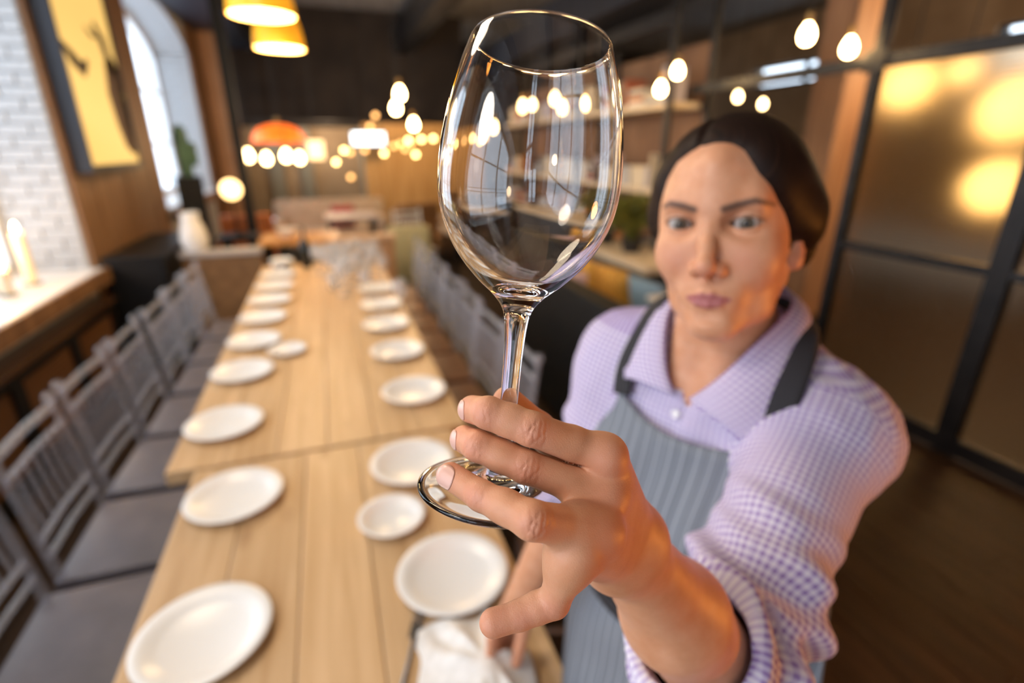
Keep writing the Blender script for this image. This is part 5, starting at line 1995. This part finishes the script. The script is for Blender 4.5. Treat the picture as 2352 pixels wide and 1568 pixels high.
def apron_nodes(m):
    nt, N, L, b = NT(m)
    a = N.new('ShaderNodeAttribute'); a.attribute_name = 'cloth_uv'
    sx = N.new('ShaderNodeSeparateXYZ'); L.new(a.outputs['Vector'], sx.inputs[0])
    # woven pinstripes of uneven strength
    mp = N.new('ShaderNodeMapping'); mp.inputs['Scale'].default_value = (230, 3, 1)
    L.new(a.outputs['Vector'], mp.inputs['Vector'])
    no = N.new('ShaderNodeTexNoise'); no.inputs['Scale'].default_value = 1; no.inputs['Detail'].default_value = 2
    L.new(mp.outputs['Vector'], no.inputs['Vector'])
    mu = N.new('ShaderNodeMath'); mu.operation = 'MULTIPLY'; mu.inputs[1].default_value = 2 * math.pi / .0165
    L.new(sx.outputs[0], mu.inputs[0])
    si = N.new('ShaderNodeMath'); si.operation = 'SINE'; L.new(mu.outputs[0], si.inputs[0])
    mr = N.new('ShaderNodeMapRange'); mr.inputs['From Min'].default_value = .88; mr.inputs['From Max'].default_value = .97
    L.new(si.outputs[0], mr.inputs['Value'])
    cr = N.new('ShaderNodeValToRGB'); e = cr.color_ramp.elements
    e[0].position = .3; e[0].color = (.15, .165, .195, 1); e[1].position = .7; e[1].color = (.215, .235, .27, 1)
    L.new(no.outputs['Fac'], cr.inputs['Fac'])
    x = N.new('ShaderNodeMix'); x.data_type = 'RGBA'
    L.new(mr.outputs['Result'], x.inputs['Factor']); L.new(cr.outputs['Color'], x.inputs['A']); x.inputs['B'].default_value = (.31, .335, .375, 1)
    L.new(x.outputs['Result'], b.inputs['Base Color'])


apron_nodes(M_apron)


def apron_front(l, z):
    zz = np.maximum(z, .90)
    return drape(l, zz, .010)


def build_apron():
    nu, nv = 61, 90
    U = np.linspace(-1, 1, nu)
    G = np.zeros((nu, nv, 3)); UV = np.zeros((nu, nv, 3))
    Zk = [.42, .60, .90, 1.00, 1.12, 1.20, 1.26, 1.30, 1.34]
    Wk = [.235, .225, .205, .190, .175, .155, .125, .100, .094]
    for j in range(nv):
        v = j / (nv - 1)
        ztop = 1.299 + .020 * U ** 2 + .005 * (U < 0) * U ** 2
        z = ztop + (.42 - ztop) * v ** .9
        w = np.interp(z, Zk, Wk)
        c = .010 * np.clip((z - 1.15) / .15, 0, 1)
        l = c + U * w
        f = apron_front(l, z)
        f = np.maximum(f, -.02)
        hang = np.clip((.98 - z) / .4, 0, 1)
        f = f + .006 * np.sin(U * 9 + .5) * hang + .004 * np.sin(U * 5 + z * 14) * np.clip((1.25 - z) / .2, 0, 1) + .030 * np.clip((1.02 - z) / .16, 0, 1) + .0045 * np.sin(U * 4.5 - z * 22 + 1.5 * np.sin(z * 17)) * np.clip((1.30 - z) / .06, 0, 1)
        G[:, j] = np.stack([l, f, z], 1)
        UV[:, j, 0] = l; UV[:, j, 1] = z
    # stretch the cloth taut between bust and waist
    for _ in range(6):
        f = G[:, :, 1]
        k = .5 * f.copy(); k[1:-1] += .25 * (f[:-2] + f[2:]); k[0] += .5 * f[0]; k[-1] += .5 * f[-1]
        k2 = .5 * k; k2[:, 1:-1] += .25 * (k[:, :-2] + k[:, 2:]); k2[:, 0] += .5 * k[:, 0]; k2[:, -1] += .5 * k[:, -1]
        G[:, :, 1] = np.maximum(k2, f - .004)
    W = from_body(G[..., 0].ravel(), G[..., 1].ravel(), G[..., 2].ravel()).reshape(nu, nv, 3)
    o, idx = sheet('apron', W, .0025, M_apron, person)
    attr_v(o.data, 'cloth_uv', UV.reshape(-1, 3)[idx])
    return o


apron = build_apron()
tag(apron, 'grey pinstriped bib apron')
M_strap = mat('strap_cloth', (.022, .021, .025), rough=.8)


def strap(name, pts, width, lift=.013):
    n = 40
    C = cr_curve(pts, n)
    f = C.copy()
    G = np.zeros((n, 5, 3))
    W = from_body(C[:, 0], C[:, 1], C[:, 2])
    g = grad(lambda P: np.minimum(torso_parts(P, .011), neck(P, .010)), W, 1e-3)
    d = np.minimum(torso_parts(W, .011), neck(W, .010))
    W = W - g * (d - lift)[:, None]
    for _ in range(4):
        W[1:-1] = .5 * W[1:-1] + .25 * (W[:-2] + W[2:])
    t = np.gradient(W, axis=0); t /= np.linalg.norm(t, axis=1, keepdims=True)
    s = np.cross(t, g); s /= np.linalg.norm(s, axis=1, keepdims=True)
    for j in range(5):
        G[:, j] = W + s * width * (j / 4 - .5)
    return sheet(name, G, .003, M_strap, person)[0]


strap('apron_strap', [(.100, .055, 1.312), (.103, .045, 1.345), (.100, .020, 1.390), (.088, -.02, 1.425), (.055, -.07, 1.435), (0, -.10, 1.432)], .028)
strap('apron_strap', [(-.078, .060, 1.318), (-.084, .045, 1.352), (-.080, .020, 1.392), (-.075, -.02, 1.422), (-.05, -.07, 1.432), (0, -.10, 1.432)], .028)
# waist ties, seen as a dark tape end in front
strap('apron_tie', [(.17, .0, 1.02), (.10, .09, 1.025), (.0, .11, 1.02), (-.10, .09, 1.02), (-.17, .0, 1.02)], .022, lift=.024)


# ---- trousers and shoes
M_trouser = mat('trouser_cloth', (.018, .018, .022), rough=.85)
M_shoe = mat('shoe_leather', (.02, .018, .016), rough=.4)


def trousers_sdf(P):
    b = to_body(P)
    d = ell(b, (0, -.03, .88), (.172, .122, .15))
    for s in (-1, 1):
        d = smin(d, chain(b, [(s * .085, -.03, .86), (s * .088, -.02, .48), (s * .09, -.045, .085)], [.094, .070, .060], .03), .04)
    return np.maximum(np.maximum(d, b[:, 2] - 1.0), .06 - b[:, 2])


V, Q = surface_nets(trousers_sdf, BO + V3(-.3, -.3, .03), BO + V3(.3, .3, 1.06), .008)
link('trousers', mesh_np('trousers', V, Q), M_trouser, person)
for s in (-1, 1):
    def shoe_sdf(P, s=s):
        b = to_body(P)
        d = smin(ell(b, (s * .09, -.06, .045), (.040, .060, .055)), ell(b, (s * .095, .045, .032), (.044, .105, .040)), .03)
        return np.maximum(d, .001 - b[:, 2])
    c = from_body(s * .09, 0, 0)
    V, Q = surface_nets(shoe_sdf, c + V3(-.2, -.2, -.01), c + V3(.2, .2, .13), .006)
    link('shoe', mesh_np('shoe', V, Q), M_shoe, person)


# ------------------------------------------------------------------ the wine glass held up
M_glass = mat('clear_glass', (1, 1, 1), rough=0.0, trans=1.0, ior=1.5)


def wine_profile():
    """closed outline, outside up then inside down: (radius, height)"""
    out = [(0, .0034), (.010, .0031), (.022, .0022), (.032, .0012), (.0385, .0003), (.0412, .0009), (.0420, .0022), (.0413, .0033), (.0385, .0037), (.030, .0042), (.020, .0052), (.0135, .0070), (.0100, .0095),
           (.0070, .0140), (.0053, .0210), (.0045, .0330), (.0043, .0480), (.0044, .0620), (.0048, .0740), (.0054, .0830), (.0064, .0895), (.0085, .0940), (.0130, .0990),
           (.0195, .1043), (.0262, .1110), (.0318, .1180), (.0362, .1255), (.0395, .1335), (.0415, .1415), (.0424, .1500), (.0424, .1590), (.0416, .1690), (.0401, .1800),
           (.0380, .1910), (.0354, .2010), (.0325, .2095), (.0312, .2120)]
    ins = [(.0309, .2124), (.0305, .2121), (.0315, .2093), (.0344, .2008), (.0370, .1908), (.0391, .1798), (.0406, .1688), (.0414, .1588), (.0414, .1502), (.0405, .1420),
           (.0384, .1342), (.0350, .1266), (.0304, .1195), (.0246, .1130), (.0178, .1072), (.0110, .1032), (.0050, .1013), (0, .1008)]
    return out, ins


o_, i_ = wine_profile()
me = MB().lathe(refine(o_) + refine(i_), 128).mesh('wine_glass')
glass = link('wine_glass', me, M_glass)
glass.matrix_world = Matrix.Translation(J['glass_base']) @ basis_z(J['glass_axis'])
tag(glass, 'large empty stemmed wine glass held up in the woman\'s fingers', 'wine glass')


# ------------------------------------------------------------------ the white cloth under the woman's right hand
M_cloth = noisy(mat('white_linen', (.80, .78, .75), rough=.9), (.74, .72, .69), (.84, .82, .80), nscale=60)


def build_cloth():
    k = J['knuckle_r'] + V3(0, 0, 0)
    nu, nv = 46, 40
    G = np.zeros((nu, nv, 3))
    for i in range(nu):
        for j in range(nv):
            u, v = i / (nu - 1) * 2 - 1, j / (nv - 1) * 2 - 1
            r = math.hypot(u, v); a = math.atan2(v, u)
            # gathered at the hand, spread and crumpled on the table
            spread = (.012 + .105 * min(r, 1.3) ** 1.15)
            x = k[0] - .035 + math.cos(a) * spread * (1.0 if u < 0 else .6) + .010 * math.sin(5 * a + 1) * r
            y = k[1] - .02 + math.sin(a) * spread * (1.12 if v > 0 else 1.9) + .008 * math.sin(7 * a) * r
            lift = max(0, 1 - r / .95)
            z = TZ + .006 + lift ** 1.3 * .045 + (.010 + .012 * (1 - lift)) * (1 + math.sin(a * 7 + 2.0 * r + 1.3 * math.sin(3 * a))) * min(1, r * 2.2) * max(0, 1.25 - r) * .9
            G[i, j] = (x, y, z)
    o, _ = sheet('polishing_cloth', G, .0018, M_cloth, None)
    return tag(o, 'crumpled white polishing cloth held on the table in the woman\'s other hand', 'cloth')


build_cloth()
